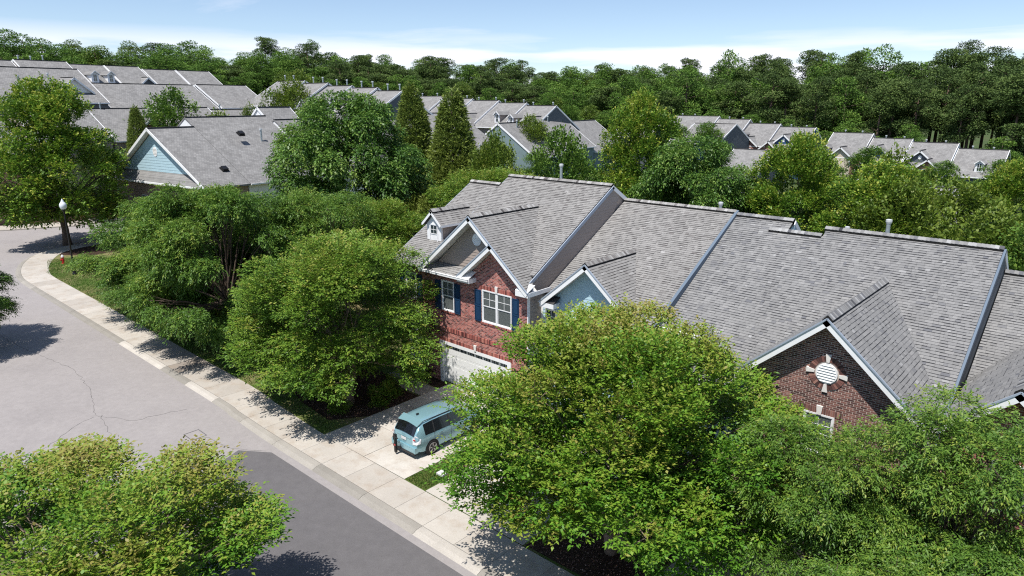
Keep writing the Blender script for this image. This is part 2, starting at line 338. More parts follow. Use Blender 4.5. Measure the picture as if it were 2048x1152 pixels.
def lay_shingles(parts, budget, m, seed=0, vis=None):
    """parts: list of (Plane, poly, roof object). The nearest whole ones become single shingles, the rest one mesh per roof."""
    r = random.Random(seed); cand = []; bulk = {}
    for P, poly, roof in parts:
        b = bulk.setdefault(roof.name, (MB(), roof))[0]
        for (c, s0, s1, whole, wd) in cells(poly, .143, (.12, .17, .22, .27), r=r):
            th = .024 if r.random() < .45 else .011; k = min(7, max(0, int(r.gauss(3.6, 1.05))))
            ctr = P.at((c[0]+c[1])/2, s0)
            d = np.linalg.norm(ctr-CAM)
            if whole and (vis is None or vis(ctr)): cand.append((d, id(c), P, c, s0, s1, wd, th, k, roof))
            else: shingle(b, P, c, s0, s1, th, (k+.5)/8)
    cand.sort(key=lambda q: (q[0], q[1] if False else 0))
    for i, (d, _, P, c, s0, s1, wd, th, k, roof) in enumerate(cand):
        if i < budget:
            o = bpy.data.objects.new('shingle', shingle_proto(wd, s1-s0, k, th, m)); COL.objects.link(o); o.parent = roof
            o.matrix_local = P.mtx(c[0], s0, ORG[roof.name])
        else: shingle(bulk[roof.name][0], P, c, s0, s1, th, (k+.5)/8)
    for b, roof in bulk.values():
        if b.v: b.build('shingles', m, roof, kind='stuff')
def deck(b, P, poly, th=.16):
    b.prism([P.at(u, v, 0) for u, v in poly], -P.N*th)
def brick_cell(b, P, c, s0, s1, th, a, g=.0088):
    x0, x1, y0, y1 = c[0]+g, c[1]-g, c[2]+g, c[3]-g; z0, z1 = s0+g, s1-g
    if x1-x0 < .004 and y1-y0 < .004: return
    v = [P.at(x0, z0, th), P.at(max(x1, x0), z0, th), P.at(max(y1, y0), z1, th), P.at(y0, z1, th), P.at(x0, z0, 0), P.at(max(x1, x0), z0, 0), P.at(max(y1, y0), z1, 0), P.at(y0, z1, 0)]
    n = len(b.v); b.v += [tuple(p) for p in v]
    for q in ((0, 1, 2, 3), (4, 5, 1, 0), (5, 6, 2, 1), (6, 7, 3, 2), (7, 4, 0, 3)): b.f.append(tuple(n+i for i in q)); b.a.append(a)
def lay_bricks(P, poly, wall, m, holes=(), budget=0, seed=0, vis=None, bl=.205, bh=.0715, th=.005):
    r = random.Random(seed); b = MB(); cand = []
    for (c, s0, s1, whole, wd) in cells(poly, bh, (bl,), offs=(0, bl/2), holes=holes, r=r):
        k = min(7, max(0, int(r.gauss(3.5, 2.2)))); ctr = P.at((c[0]+c[1])/2, s0)
        if whole and budget and (vis is None or vis(ctr)): cand.append((np.linalg.norm(ctr-CAM), c, s0, s1, k))
        else: brick_cell(b, P, c, s0, s1, th, (k+.5)/8)
    cand.sort(key=lambda q: q[0])
    for i, (d, c, s0, s1, k) in enumerate(cand):
        if i < budget:
            key = ('b', k, m.name)
            if key not in VAR:
                bb = MB(); brick_cell(bb, Plane((0, 0, 0), (1, 0, 0), (0, 1, 0)), (0, bl, 0, bl), 0, bh, th, (k+.5)/8); VAR[key] = bb.mesh('brick', m)
            o = bpy.data.objects.new('brick', VAR[key]); COL.objects.link(o); o.parent = wall; o.matrix_local = P.mtx(c[0], s0, ORG[wall.name])
        else: brick_cell(b, P, c, s0, s1, th, (k+.5)/8)
    b.build('bricks', m, wall, kind='stuff')
def lay_siding(P, poly, wall, m, h=.165, holes=()):
    r = random.Random(3)
    for (c, s0, s1, whole, wd) in cells(poly, h, (9.,), offs=(0,), holes=holes, r=r):
        b = MB(); x0, x1, y0, y1 = c
        if x1 <= x0 and y1 <= y0: continue
        v = [P.at(x0, s0, .022), P.at(max(x0, x1), s0, .022), P.at(max(y0, y1), s1, .006), P.at(y0, s1, .006), P.at(x0, s0, 0), P.at(max(x0, x1), s0, 0), P.at(max(y0, y1), s1, 0), P.at(y0, s1, 0)]
        n = 0; b.v = [tuple(p) for p in v]; b.f = [(0, 1, 2, 3), (4, 5, 1, 0), (5, 6, 2, 1), (7, 4, 0, 3)]; b.a = [.5]*4
        b.build('siding_board', m, wall)
def soldier(b, x0, x1, z0, z1, Y, r, proud=.03):
    x = x0
    while x < x1-.03:
        b.box((x+.005, Y-proud, z0), (min(x+.068, x1), Y+.01, z1), a=r.random()); x += .073

def holed(b, poly, holes, Y, th):
    zs = sorted(set([round(p[1], 4) for p in poly]+[round(z, 4) for h in holes for z in h[2:4] if min(p[1] for p in poly) < z < max(p[1] for p in poly)]))
    for za, zb in zip(zs[:-1], zs[1:]):
        if zb-za < .003: continue
        for (a0, b0), (a1, b1) in zip(cuts(poly, za+.0005), cuts(poly, zb-.0005)):
            seg = [((a0, a1), (b0, b1))]
            for h in holes:
                if not (h[2] < (za+zb)/2 < h[3]): continue
                ns = []
                for p, q in seg:
                    if h[1] <= p[0] or h[0] >= q[0]: ns.append((p, q)); continue
                    if h[0] > p[0]: ns.append((p, (h[0], h[0])))
                    if h[1] < q[0]: ns.append(((h[1], h[1]), q))
                seg = ns
            for p, q in seg: b.prism([(p[0], Y, za), (q[0], Y, za), (q[1], Y, zb), (p[1], Y, zb)], (0, th, 0))
# ------------------------------------------------------------------ windows and shutters
def window(parent, x0, x1, z0, z1, Y, mull=False, blind=True, grid=(2, 2), cas=.06, face=None):
    """double-hung window in a wall facing -Y: casing, sashes, muntins, panes, blinds"""
    f = MB()
    f.box((x0, Y-.035, z0), (x0+cas, Y+.05, z1)); f.box((x1-cas, Y-.035, z0), (x1, Y+.05, z1)); f.box((x0+cas, Y-.035, z1-cas), (x1-cas, Y+.05, z1)); f.box((x0+cas, Y-.045, z0), (x1-cas, Y+.05, z0+cas))
    wd = f.build('window', M['white'], parent)
    bays = [(x0+cas, x1-cas)]
    if mull: mid = (x0+x1)/2; mb = MB(); mb.box((mid-.05, Y-.04, z0+cas), (mid+.05, Y+.05, z1-cas)); mb.build('mullion', M['white'], wd); bays = [(x0+cas, mid-.05), (mid+.05, x1-cas)]
    for (a, b) in bays:
        zm = (z0+z1)/2
        for (s0, s1, yo) in ((z0+cas, zm, .02), (zm, z1-cas, .0)):
            s = MB(); q = .035
            s.box((a, Y+yo-.015, s0), (a+q, Y+yo+.02, s1)); s.box((b-q, Y+yo-.015, s0), (b, Y+yo+.02, s1)); s.box((a+q, Y+yo-.015, s0), (b-q, Y+yo+.02, s0+q)); s.box((a+q, Y+yo-.015, s1-q), (b-q, Y+yo+.02, s1))
            s.build('sash', M['white'], wd)
            p = MB(); p.box((a+q, Y+yo+.002, s0+q), (b-q, Y+yo+.01, s1-q)); p.build('pane', M['glass'], wd)
            if s0 == zm or grid == (2, 2, 2):
                u = MB()
                for i in range(1, grid[0]): xx = a+q+(b-a-2*q)*i/grid[0]; u.box((xx-.011, Y+yo-.012, s0+q), (xx+.011, Y+yo+.001, s1-q))
                for i in range(1, grid[1]): zz = s0+q+(s1-s0-2*q)*i/grid[1]; u.box((a+q, Y+yo-.011, zz-.011), (b-q, Y+yo+.0005, zz+.011))
                u.build('muntin', M['white'], wd)
            if blind:
                bl = MB(); zz = s0+q+.02
                while zz < s1-q-.02:
                    bl.box((a+q+.015, Y+yo-.001, zz), (b-q-.015, Y+yo+.0015, zz+.016), skip=''); zz += .042
                bl.build('blind', M['blind'], wd)
    return wd
def shutter(parent, x0, x1, z0, z1, Y):
    s = MB(); y0 = Y-.055; y1 = Y-.014
    s.box((x0, y1-.012, z0), (x1, y1, z1)); q = .05
    for (a, b, c, d) in ((x0, x0+q, z0, z1), (x1-q, x1, z0, z1), (x0+q, x1-q, z0, z0+q), (x0+q, x1-q, z1-q, z1), (x0+q, x1-q, (z0+z1)/2-.04, (z0+z1)/2+.04)): s.box((a, y0, c), (b, y1-.013, d))
    o = s.build('shutter', M['navy'], parent)
    for (c, d) in ((z0+q+.03, (z0+z1)/2-.07), ((z0+z1)/2+.07, z1-q-.03)):
        p = MB(); p.box((x0+q+.025, y0+.006, c), (x1-q-.025, y1-.014, d)); p.build('shutter_panel', M['navy'], o)
def round_vent(parent, cx, cz, r, Y, keys=False, rz=1.0):
    b = MB(); b.disc((cx, cz), r, r*rz, Y-.04, Y+.01); o = b.build('gable_vent', M['white'], parent)
    n = 7
    for i in range(n):
        z = cz-r*rz*.8+i*r*rz*1.6/(n-1); hw = r*math.sqrt(max(0, 1-((z-cz)/(r*rz))**2))*.86
        if hw > .04: l = MB(); l.hexa([(cx-hw, Y-.06, z-.018), (cx+hw, Y-.06, z-.018), (cx+hw, Y-.041, z-.018), (cx-hw, Y-.041, z-.018), (cx-hw, Y-.05, z+.01), (cx+hw, Y-.05, z+.01), (cx+hw, Y-.041, z+.016), (cx-hw, Y-.041, z+.016)]); l.build('louvre', M['white'], o)
    return o
def keystone(parent, x, z0, z1, w0, w1, Y, rot=0):
    b = MB(); P = [(-w0/2, z0), (w0/2, z0), (w1/2, z1), (-w1/2, z1)]
    b.prism([(x+p[0], Y-.07, p[1]) for p in P], (0, .075, 0)); return b.build('keystone', M['keystone'], parent)

# ------------------------------------------------------------------ ground
GP = [(-20, 15, 0), (-60, 15, 0), (-80, 35, 0), (-90, 10, 0), (-50, 45, 0), (-20, 45, 0), (0, 30, 0), (0, 0, 0), (10, 60, -.6), (-40, 0, 0), (-100, 25, 1.), (-87, 84, 2.2), (-75, 100, 2), (-110, 40, 3.6), (-118, 60, 4),
      (-105, 85, 4.8), (-95, 110, 5), (-115, 110, 6.2), (-122, 78, 7.5), (-140, 55, 9), (-165, 70, 11), (-160, 110, 11), (-75, 157, 1.4), (-60, 157, .4), (-40, 157, -1.8), (-20, 157, -3.2), (10, 157, -4.5),
      (-65, 115, 1), (-40, 110, -.5), (-15, 100, -1.2), (20, 110, -3), (-200, 100, 14), (-250, 60, 16), (-240, 140, 15), (-180, 175, 10), (-140, 200, 7), (-90, 220, 4), (-40, 240, 2), (20, 230, 0), (-300, 0, 14), (-150, 0, 4), (-350, 200, 16), (-100, 350, 8), (100, 300, 0), (60, 0, 0), (0, -60, 0), (-100, -60, 0)]
GPa = np.array(GP, float)
def ground(x, y):
    x = np.asarray(x, float); y = np.asarray(y, float); num = 0; den = 0
    for gx, gy, gz in GPa:
        d2 = (x-gx)**2+(y-gy)**2+60.; wgt = 1/d2**1.9; num = num+wgt*gz; den = den+wgt
    z = num/den
    # flat apron round the street and the near houses
    fx = np.clip((np.abs(x+45)-62)/22, 0, 1); fy = np.clip((np.abs(y-20)-34)/14, 0, 1); f = np.maximum(fx, fy); f = f*f*(3-2*f)
    return z*f-.16*(1-f)
def grid_sheet():
    xs = np.concatenate([np.linspace(-1500, -420, 10), np.linspace(-400, 200, 151), np.linspace(230, 1500, 10)]); ys = np.concatenate([np.linspace(-600, -90, 6), np.linspace(-80, 420, 126), np.linspace(450, 1800, 12)])
    X, Y = np.meshgrid(xs, ys); Z = ground(X, Y); V = np.stack([X, Y, Z], -1).reshape(-1, 3); n = len(xs)
    F = [(j*n+i, j*n+i+1, (j+1)*n+i+1, (j+1)*n+i) for j in range(len(ys)-1) for i in range(n-1)]
    b = MB(); b.v = [tuple(v) for v in V]; b.f = F; b.a = [.5]*len(F); return b.build('ground', M['terrain'], kind='structure', smooth=True)
grid_sheet()
ROT = R(7.7)
def rw(x, y): return (x*math.cos(ROT)-y*math.sin(ROT), x*math.sin(ROT)+y*math.cos(ROT))
b = MB(); b.box((-135, -6, -.3), (40, 50, -.10), skip='b'); b.build('road', M['asphalt'], kind='structure')
b = MB(); b.prism([(-26.3, 13.2, -.101), (-27.6, 12.3, -.101), (-27.2, 11.4, -.101), (-26.3, 10.2, -.101), (-25.0, 4, -.101), (-24, -2, -.101), (30, -2, -.101), (30, 13.2, -.101)], (0, 0, .005)); b.build('newer_asphalt', M['asphalt_new'], kind='structure')
# cracks and utility patch in the asphalt
def ribbon(b, pts, w, z, r):
    pts = [np.array(p, float) for p in pts]; L = []; Q = []
    for i in range(len(pts)-1):
        n = max(2, int(np.linalg.norm(pts[i+1]-pts[i])/.25))
        for k in range(n): Q.append(pts[i]+(pts[i+1]-pts[i])*k/n+np.array([r.gauss(0, .045), r.gauss(0, .045)]))
    Q.append(pts[-1])
    for i in range(len(Q)-1):
        d = Q[i+1]-Q[i]; nrm = np.array([-d[1], d[0]])/(np.linalg.norm(d)+1e-6)*w/2*(.5+r.random())
        b.face([(Q[i][0]-nrm[0], Q[i][1]-nrm[1], z), (Q[i+1][0]-nrm[0], Q[i+1][1]-nrm[1], z), (Q[i+1][0]+nrm[0], Q[i+1][1]+nrm[1], z), (Q[i][0]+nrm[0], Q[i][1]+nrm[1], z)])
b = MB(); rr = random.Random(4)
for pts in ([(-44, 10.5), (-40, 10.2), (-36.2, 9.2), (-34.2, 10.4), (-33.6, 12.6)], [(-36.2, 9.2), (-35.3, 7.6), (-34, 6.3)], [(-36, 9.4), (-33.4, 9.0), (-31, 6.2)], [(-56, 9), (-50, 9.6), (-44, 10.5)],
            [(-18, 9.4), (-14, 10.6), (-10, 11.8), (-5, 12.1)], [(-30, 11.9), (-27.9, 12.2), (-26.6, 13.1)], [(-70, 9), (-64, 11), (-58, 11.2)]): ribbon(b, pts, .02, -.094, rr)
b.build('road_cracks', mat('road_crack', (.15, .142, .14), .9), kind='structure')
b = MB()
for (x0, x1, y0, y1) in ((-30.95, -30.05, 11.3, 11.34), (-30.95, -30.05, 11.98, 12.02), (-30.95, -30.9, 11.34, 11.98), (-30.1, -30.05, 11.34, 11.98)): b.box((x0, y0, -.1), (x1, y1, -.093))
b.build('utility_patch', M['ironcover'], kind='structure')
# kerb line: road edge, from the near end towards the left corner and up the side street
EDGE = [(30, 13.0), (0, 13.05), (-14, 13.1), (-26, 13.15), (-31, 13.3), (-35, 13.45), (-60, 13.5), (-68, 13.5), (-71.5, 13.7), (-74.2, 14.2), (-77, 15.0), (-79.6, 16.1), (-81.8, 17.4), (-83.4, 19.1), (-84.5, 21.2), (-85.2, 24), (-86.5, 32), (-90, 52)]
def resample(P, step):
    P = [np.array(p, float) for p in P]
    # Catmull-Rom through the points
    D = []
    for i in range(len(P)-1):
        p0, p1, p2, p3 = P[max(i-1, 0)], P[i], P[i+1], P[min(i+2, len(P)-1)]
        if np.linalg.norm(p2-p1) > 6: D += [p1+(p2-p1)*t for t in np.linspace(0, 1, 12, endpoint=False)]; continue
        for t in np.linspace(0, 1, 10, endpoint=False): D.append(.5*((2*p1)+(-p0+p2)*t+(2*p0-5*p1+4*p2-p3)*t*t+(-p0+3*p1-3*p2+p3)*t**3))
    D.append(P[-1]); D = np.array(D); seg = np.r_[0, np.cumsum(np.linalg.norm(np.diff(D, axis=0), axis=1))]
    s = np.arange(0, seg[-1], step); return np.stack([np.interp(s, seg, D[:, 0]), np.interp(s, seg, D[:, 1])], 1)
STEP = .4125
E = resample(EDGE, STEP); T = np.gradient(E, axis=0); T /= np.linalg.norm(T, axis=1)[:, None]; NR = np.stack([T[:, 1], -T[:, 0]], 1)   # towards the lawn
# shift the grid so that a joint falls at x=-18.78
k0 = int(np.argmin(np.abs(E[:, 0]+18.78))) % 4
def swin(x): return float(np.interp(-x, [26, 34, 200], [.90, .82, .85]))
def swout(x): return float(np.interp(-x, [26, 34, 70, 78, 200], [2.48, 2.72, 2.85, 3.1, 2.6]))
def off(i, d): return E[i]+NR[i]*d
kerb = thing('kerb_and_gutter', (0, 0, 0), 'rolled concrete kerb and gutter between the asphalt and the pavement', 'kerb'); del kerb['category']; del kerb['label']; kerb['kind'] = 'structure'
walk = thing('pavement', (0, 0, 0), 'x', 'x'); del walk['category']; del walk['label']; walk['kind'] = 'structure'
r = random.Random(11); N = len(E)
i = k0
while i+8 < N:
    x = E[i][0]; a = .38+r.random()*.3
    if -45.2 < x < -31.5: a = .97 if (x < -38.6 or x > -34.6) else .5
    if -16.2 < x < -13.5: a = .9
    for nm, prof, mk in (('gutter_pan', [(0, -.105), (.06, -.10), (.36, -.112)], 'gutter_dark'), ('kerb_segment', [(.362, -.112), (.50, -.07), (.62, -.012), (.80, -.002), (None, 0)], 'gutter')):
        m = MB()
        for q in range(i, min(i+8, N-1)):
            for (d0, z0), (d1, z1) in zip(prof[:-1], prof[1:]):
                if d1 is None: da, db = swin(E[q][0])-.012, swin(E[q+1][0])-.012
                else: da = db = d1
                t0 = .012/STEP if q == i else 0
                p = E[q]*(1-t0)+E[q+1]*t0
                A = p+NR[q]*d0; B2 = off(q+1, d0); Cc = off(q+1, db); D = p+NR[q]*da
                m.face([(A[0], A[1], z0), (D[0], D[1], z1), (Cc[0], Cc[1], z1), (B2[0], B2[1], z0)], a)
        m.build(nm, M[mk], kerb)
    i += 8
i = k0; nslab = 0
while i+4 < N:
    if E[i][0] > 6: i += 4; continue
    m = MB(); a = min(1, max(0, r.gauss(.5, .10)))
    if -43 < E[i][0] < -33: a *= .85
    if -39.2 < E[i][0] < -37.4: a = 0
    for q in range(i, i+4):
        t0 = .013/STEP if q == i else 0; p = E[q]*(1-t0)+E[q+1]*t0; e = .008
        A = p+NR[q]*(swin(E[q][0])+e); D = p+NR[q]*(swout(E[q][0])-e); B2 = off(q+1, swin(E[q+1][0])+e); Cc = off(q+1, swout(E[q+1][0])-e)
        m.face([(A[0], A[1], .006), (D[0], D[1], .006), (Cc[0], Cc[1], .006), (B2[0], B2[1], .006)], a)
        m.face([(A[0], A[1], -.05), (A[0], A[1], .006), (B2[0], B2[1], .006), (B2[0], B2[1], -.05)], a)
        m.face([(D[0], D[1], .006), (D[0], D[1], -.05), (Cc[0], Cc[1], -.05), (Cc[0], Cc[1], .006)], a)
        if q == i: m.face([(A[0], A[1], .006), (A[0], A[1], -.05), (D[0], D[1], -.05), (D[0], D[1], .006)], a)
        if q == i+3: m.face([(B2[0], B2[1], -.05), (B2[0], B2[1], .006), (Cc[0], Cc[1], .006), (Cc[0], Cc[1], -.05)], a)
    m.build('slab', M['concrete'], walk); i += 4
# joint bed under the slabs
m = MB()
for q in range(N-1):
    A = off(q, .5); D = off(q, swout(E[q][0])+.02); B2 = off(q+1, .5); Cc = off(q+1, swout(E[q+1][0])+.02)
    m.face([(A[0], A[1], -.075), (D[0], D[1], -.075), (Cc[0], Cc[1], -.075), (B2[0], B2[1], -.075)])
m.build('joint_bed', M['crack'], walk)
# lawn block behind the pavement
back = [tuple(off(q, swout(E[q][0])+.004)) for q in range(0, N, 2)]
b = MB(); pts = [(p[0], p[1], -.2) for p in back]+[(-95, 60, -.2), (30, 60, -.2)]
b.prism(pts, (0, 0, .192)); lawn = b.build('lawn', M['lawn'], kind='structure')
# far side of the cross street and the near side of the road
b = MB(); b.prism([(-104, 12, -.2), (-99.6, 20, -.2), (-97.2, 26, -.2), (-98.5, 34, -.2), (-102, 60, -.2), (-140, 60, -.2), (-140, 12, -.2)], (0, 0, .2)); b.build('far_verge', M['mulch'], kind='structure')
b = MB(); b.prism([(-103.9, 12, -.19), (-99.5, 20, -.19), (-97.1, 26, -.19), (-98.3, 34, -.19), (-101, 55, -.19), (-104.4, 55, -.19), (-101.9, 34, -.19), (-100.8, 26.4, -.19), (-103, 21, -.19), (-107.4, 12, -.19)], (0, 0, .23)); b.build('far_pavement', M['concrete'], kind='structure')
b = MB(); b.prism([(-60, 3.6, -.2), (-60, -8, -.2), (30, -8, -.2), (30, 3.6, -.2)], (0, 0, .2)); b.build('near_verge', M['lawn'], kind='structure')
b = MB(); b.box((-60, 3.65, -.2), (30, 4.3, -.02)); b.build('near_kerb', M['gutter'], kind='structure')

def slabs(parent_name, quads, z=.012, a0=.55):
    p = thing(parent_name, (0, 0, 0), 'x', 'x'); del p['category']; del p['label']; p['kind'] = 'structure'
    bed = MB()
    for q in quads:
        m = MB(); c = np.mean(np.array(q, float), 0); Q = [np.array(u, float)+(c-np.array(u, float))/np.linalg.norm(c-np.array(u, float))*.016 for u in q]
        m.prism([(u[0], u[1], -.05) for u in Q], (0, 0, .05+z), a=min(1, max(0, r.gauss(a0, .12)))); m.build('slab', M['concrete'], p)
        bed.prism([(u[0], u[1], -.05) for u in q], (0, 0, .05+z-.02))
    bed.build('joint_bed', M['crack'], p); return p
ys = [15.62, 17.9, 20.3, 23.6]
slabs('driveway', [[(x0, y0), (x1, y0), (x1, y1), (x0, y1)] for x0, x1 in ((-25.85, -22.8), (-22.8, -20.02)) for y0, y1 in zip(ys[:-1], ys[1:])], a0=.72)
slabs('driveway', [[(x0, y0), (x1, y0), (x1, y1), (x0, y1)] for x0, x1 in ((-18.72, -16.1), (-16.1, -13.55)) for y0, y1 in zip(ys[:-1], ys[1:])], a0=.62)
slabs('driveway', [[(x0, y0), (x1, y0), (x1, y1), (x0, y1)] for x0, x1 in ((-9.2, -6.6), (-6.6, -4.0)) for y0, y1 in zip(ys[:-1], ys[1:])], a0=.5)
slabs('front_path', [[(-25.87, 21.5), (-25.87, 22.7), (-27.4, 22.7), (-27.4, 21.5)], [(-27.4, 21.5), (-27.4, 22.7), (-29.2, 23.6), (-29.6, 22.3)]], a0=.3)
# mulch beds, 4 mm above the lawn
b = MB()
b.prism([(-25.9, 18.2, -.1), (-25.9, 21.4, -.1), (-27.4, 21.4, -.1), (-30, 22.2, -.1), (-34, 22.5, -.1), (-33.5, 18, -.1), (-30, 16.9, -.1), (-27, 16.6, -.1)], (0, 0, .098))
b.prism([(-25.9, 22.8, -.1), (-25.9, 23.6, -.1), (-29, 23.6, -.1), (-27.4, 22.8, -.1)], (0, 0, .098))
b.prism([(-19.98, 18.4, -.1), (-18.76, 17.3, -.1), (-18.76, 24.8, -.1), (-19.98, 24.8, -.1)], (0, 0, .098))
b.prism([(-13.5, 15.7, -.1), (-9.3, 15.7, -.1), (-9.3, 24.8, -.1), (-13.5, 24.8, -.1)], (0, 0, .098))
b.prism([(-3.9, 15.7, -.1), (4, 15.7, -.1), (4, 24.8, -.1), (-3.9, 24.8, -.1)], (0, 0, .098))
b.prism([(-82.5, 20.5, -.1), (-79, 19.5, -.1), (-76.5, 22, -.1), (-78, 27, -.1), (-84, 26, -.1)], (0, 0, .098))
b.build('mulch_beds', M['mulch'], kind='structure')

# ------------------------------------------------------------------ fast scattered geometry
def quads_obj(name, V, A, m, parent=None, nv=4):
    """V: (n,nv,3), A: (n,) -> one mesh"""
    n = V.shape[0]; me = bpy.data.meshes.new(name); me.vertices.add(n*nv); me.vertices.foreach_set('co', V.reshape(-1).astype(np.float32))
    me.loops.add(n*nv); me.loops.foreach_set('vertex_index', np.arange(n*nv, dtype=np.int32)); me.polygons.add(n)
    me.polygons.foreach_set('loop_start', np.arange(0, n*nv, nv, dtype=np.int32)); me.update(calc_edges=True)
    at = me.attributes.new('v', 'FLOAT', 'FACE'); at.data.foreach_set('value', np.clip(A, 0, 1).astype(np.float32)); me.materials.append(m); me.update(); return me
def unit(v): return v/(np.linalg.norm(v, axis=-1, keepdims=True)+1e-9)
def leaf_quads(P, D, Nn, L, W, droop=0.0):
    """leaf from base P along D, facing Nn: a pointed rhombus, slightly folded"""
    D = unit(D); S = unit(np.cross(D, Nn)); U = np.cross(S, D); L = L[:, None]; W = W[:, None]
    a = P; c = P+D*L-np.array([0, 0, 1])*L*droop; mid = P+D*L*.45+U*W*.12
    return np.stack([a, mid+S*W*.5, c, mid-S*W*.5], 1)
def inpoly(x, y, poly):
    c = np.zeros(len(x), bool); n = len(poly)
    for i in range(n):
        x0, y0 = poly[i][0], poly[i][1]; x1, y1 = poly[(i+1) % n][0], poly[(i+1) % n][1]
        if y0 == y1: continue
        k = ((y0 > y) != (y1 > y)) & (x < (x1-x0)*(y-y0)/(y1-y0)+x0); c ^= k
    return c
G = np.random.default_rng(5)
def grass(poly, dens, name='grass', h=.06):
    P = np.array(poly); lo = P.min(0); hi = P.max(0); n = int((hi-lo).prod()*dens); x = G.uniform(lo[0], hi[0], n); y = G.uniform(lo[1], hi[1], n)
    k = inpoly(x, y, poly); x, y = x[k], y[k]; n = len(x); ang = G.uniform(0, 6.28, n); w = G.uniform(.012, .03, n); hh = G.uniform(.5, 1.3, n)*h
    B = np.stack([x, y, np.full(n, -.01)], 1); d = np.stack([np.cos(ang)*w, np.sin(ang)*w, 0*w], 1); t = np.stack([G.normal(0, .02, n), G.normal(0, .02, n), hh], 1)
    V = np.stack([B-d, B+d, B+t], 1); dry = .5+.5*np.sin(x*.9+1.3*np.sin(y*.8)); A = G.normal(.45, .18, n)+np.where(dry > .8, .3, 0)
    me = quads_obj(name, V, A, M['grass'], nv=3); o = bpy.data.objects.new(name, me); COL.objects.link(o); o['kind'] = 'stuff'; o['label'] = 'short mown grass blades'; return o
grass([(-19.98, 15.64), (-18.78, 15.64), (-18.78, 17.1), (-19.98, 18.2)], 2600)
grass([(-72, 16.4), (-34, 16.2), (-26, 15.7), (-26, 16.5), (-30, 16.9), (-34, 18.2), (-60, 20), (-74, 21)], 260, h=.07)
grass([(-77.5, 18.0), (-72, 16.6), (-72, 21), (-76, 21.5)], 260, h=.07)
def litter(poly, n, name='leaf_litter'):
    P = np.array(poly); lo = P.min(0); hi = P.max(0); x = G.uniform(lo[0], hi[0], n); y = G.uniform(lo[1], hi[1], n); k = inpoly(x, y, poly); x, y = x[k], y[k]; n = len(x)
    B = np.stack([x, y, np.full(n, .008)+G.uniform(0, .015, n)], 1); a = G.uniform(0, 6.28, n); D = np.stack([np.cos(a), np.sin(a), G.normal(0, .2, n)], 1)
    V = leaf_quads(B, D, np.array([0, 0, 1.])+G.normal(0, .3, (n, 3)), G.uniform(.04, .09, n), G.uniform(.025, .05, n))
    o = bpy.data.objects.new(name, quads_obj(name, V, G.uniform(0, 1, n), M['litter'])); COL.objects.link(o); o['kind'] = 'stuff'; o['label'] = 'fallen leaves and wood chips'
litter([(-19.95, 17.6), (-18.78, 16.9), (-18.78, 22), (-19.95, 22)], 2600)
litter([(-33, 17.2), (-26, 16.7), (-26, 21.3), (-33, 22)], 2500)
litter([(-13.4, 15.7), (-9.4, 15.7), (-9.4, 20), (-13.4, 20)], 1500)

# ------------------------------------------------------------------ the row of near townhouses
SL1, SL2, SL3, SL4 = .585, .55, .585, .55
def zf(Y, Y0, z0, s): return z0+s*(Y-Y0)
def front_plane(x0, Yr, zr, sl, Ye):
    L = math.hypot(1, sl); return Plane((x0, Ye, zr-sl*(Yr-Ye)), (1, 0, 0), (0, 1/L, sl/L)), (Yr-Ye)*L
def ridge_cap(parent, p, q, m, rr, wd=.17, slope=.58):
    """ridge vent strip with overlapping cap shingles"""
    p = np.array(p, float); q = np.array(q, float); d = q-p; L = np.linalg.norm(d); d /= L; sd = np.cross(d, (0, 0, 1)); 
    vs = MB(); vs.prism([p+sd*(wd-.015)+np.array([0, 0, -slope*wd-.06]), p+sd*(wd-.015)+np.array([0, 0, -slope*wd+.085]), p+np.array([0, 0, .085]), p-sd*(wd-.015)+np.array([0, 0, -slope*wd+.085]), p-sd*(wd-.015)+np.array([0, 0, -slope*wd-.06])], q-p); vs.build('ridge_vent', M['vent_shadow_black'], parent)
    c = MB(); n = int(L/.143)
    for i in range(n):
        a = p+d*L*i/n; e = p+d*(L*(i+1)/n+.02); up0 = .115; up1 = .10; k = rr.random()
        for s in (1, -1):
            A = [a+sd*s*wd+np.array([0, 0, up0-slope*wd]), a+np.array([0, 0, up0]), e+np.array([0, 0, up1]), e+sd*s*wd+np.array([0, 0, up1-slope*wd])]
            B2 = [x-np.array([0, 0, .014]) for x in A]
            c.hexa([B2[0], B2[1], B2[2], B2[3], A[0], A[1], A[2], A[3]] if s == -1 else [B2[3], B2[2], B2[1], B2[0], A[3], A[2], A[1], A[0]], k)
    c.build('ridge_cap', m, parent)
def gutter_run(parent, x0, x1, Y, z):
    b = MB(); b.box((x0, Y-.11, z-.13), (x1, Y-.01, z-.02)); b.box((x0, Y-.125, z-.025), (x1, Y-.008, z-.008)); return b.build('gutter', M['white'], parent)
def rake(b, b2, p, q, face, up=.0, wd=.03, ht=.2):
    """white barge board under the roof edge, with thin drip edge above"""
    b.beam(p, q, wd, ht, a=.5, drop=1); 
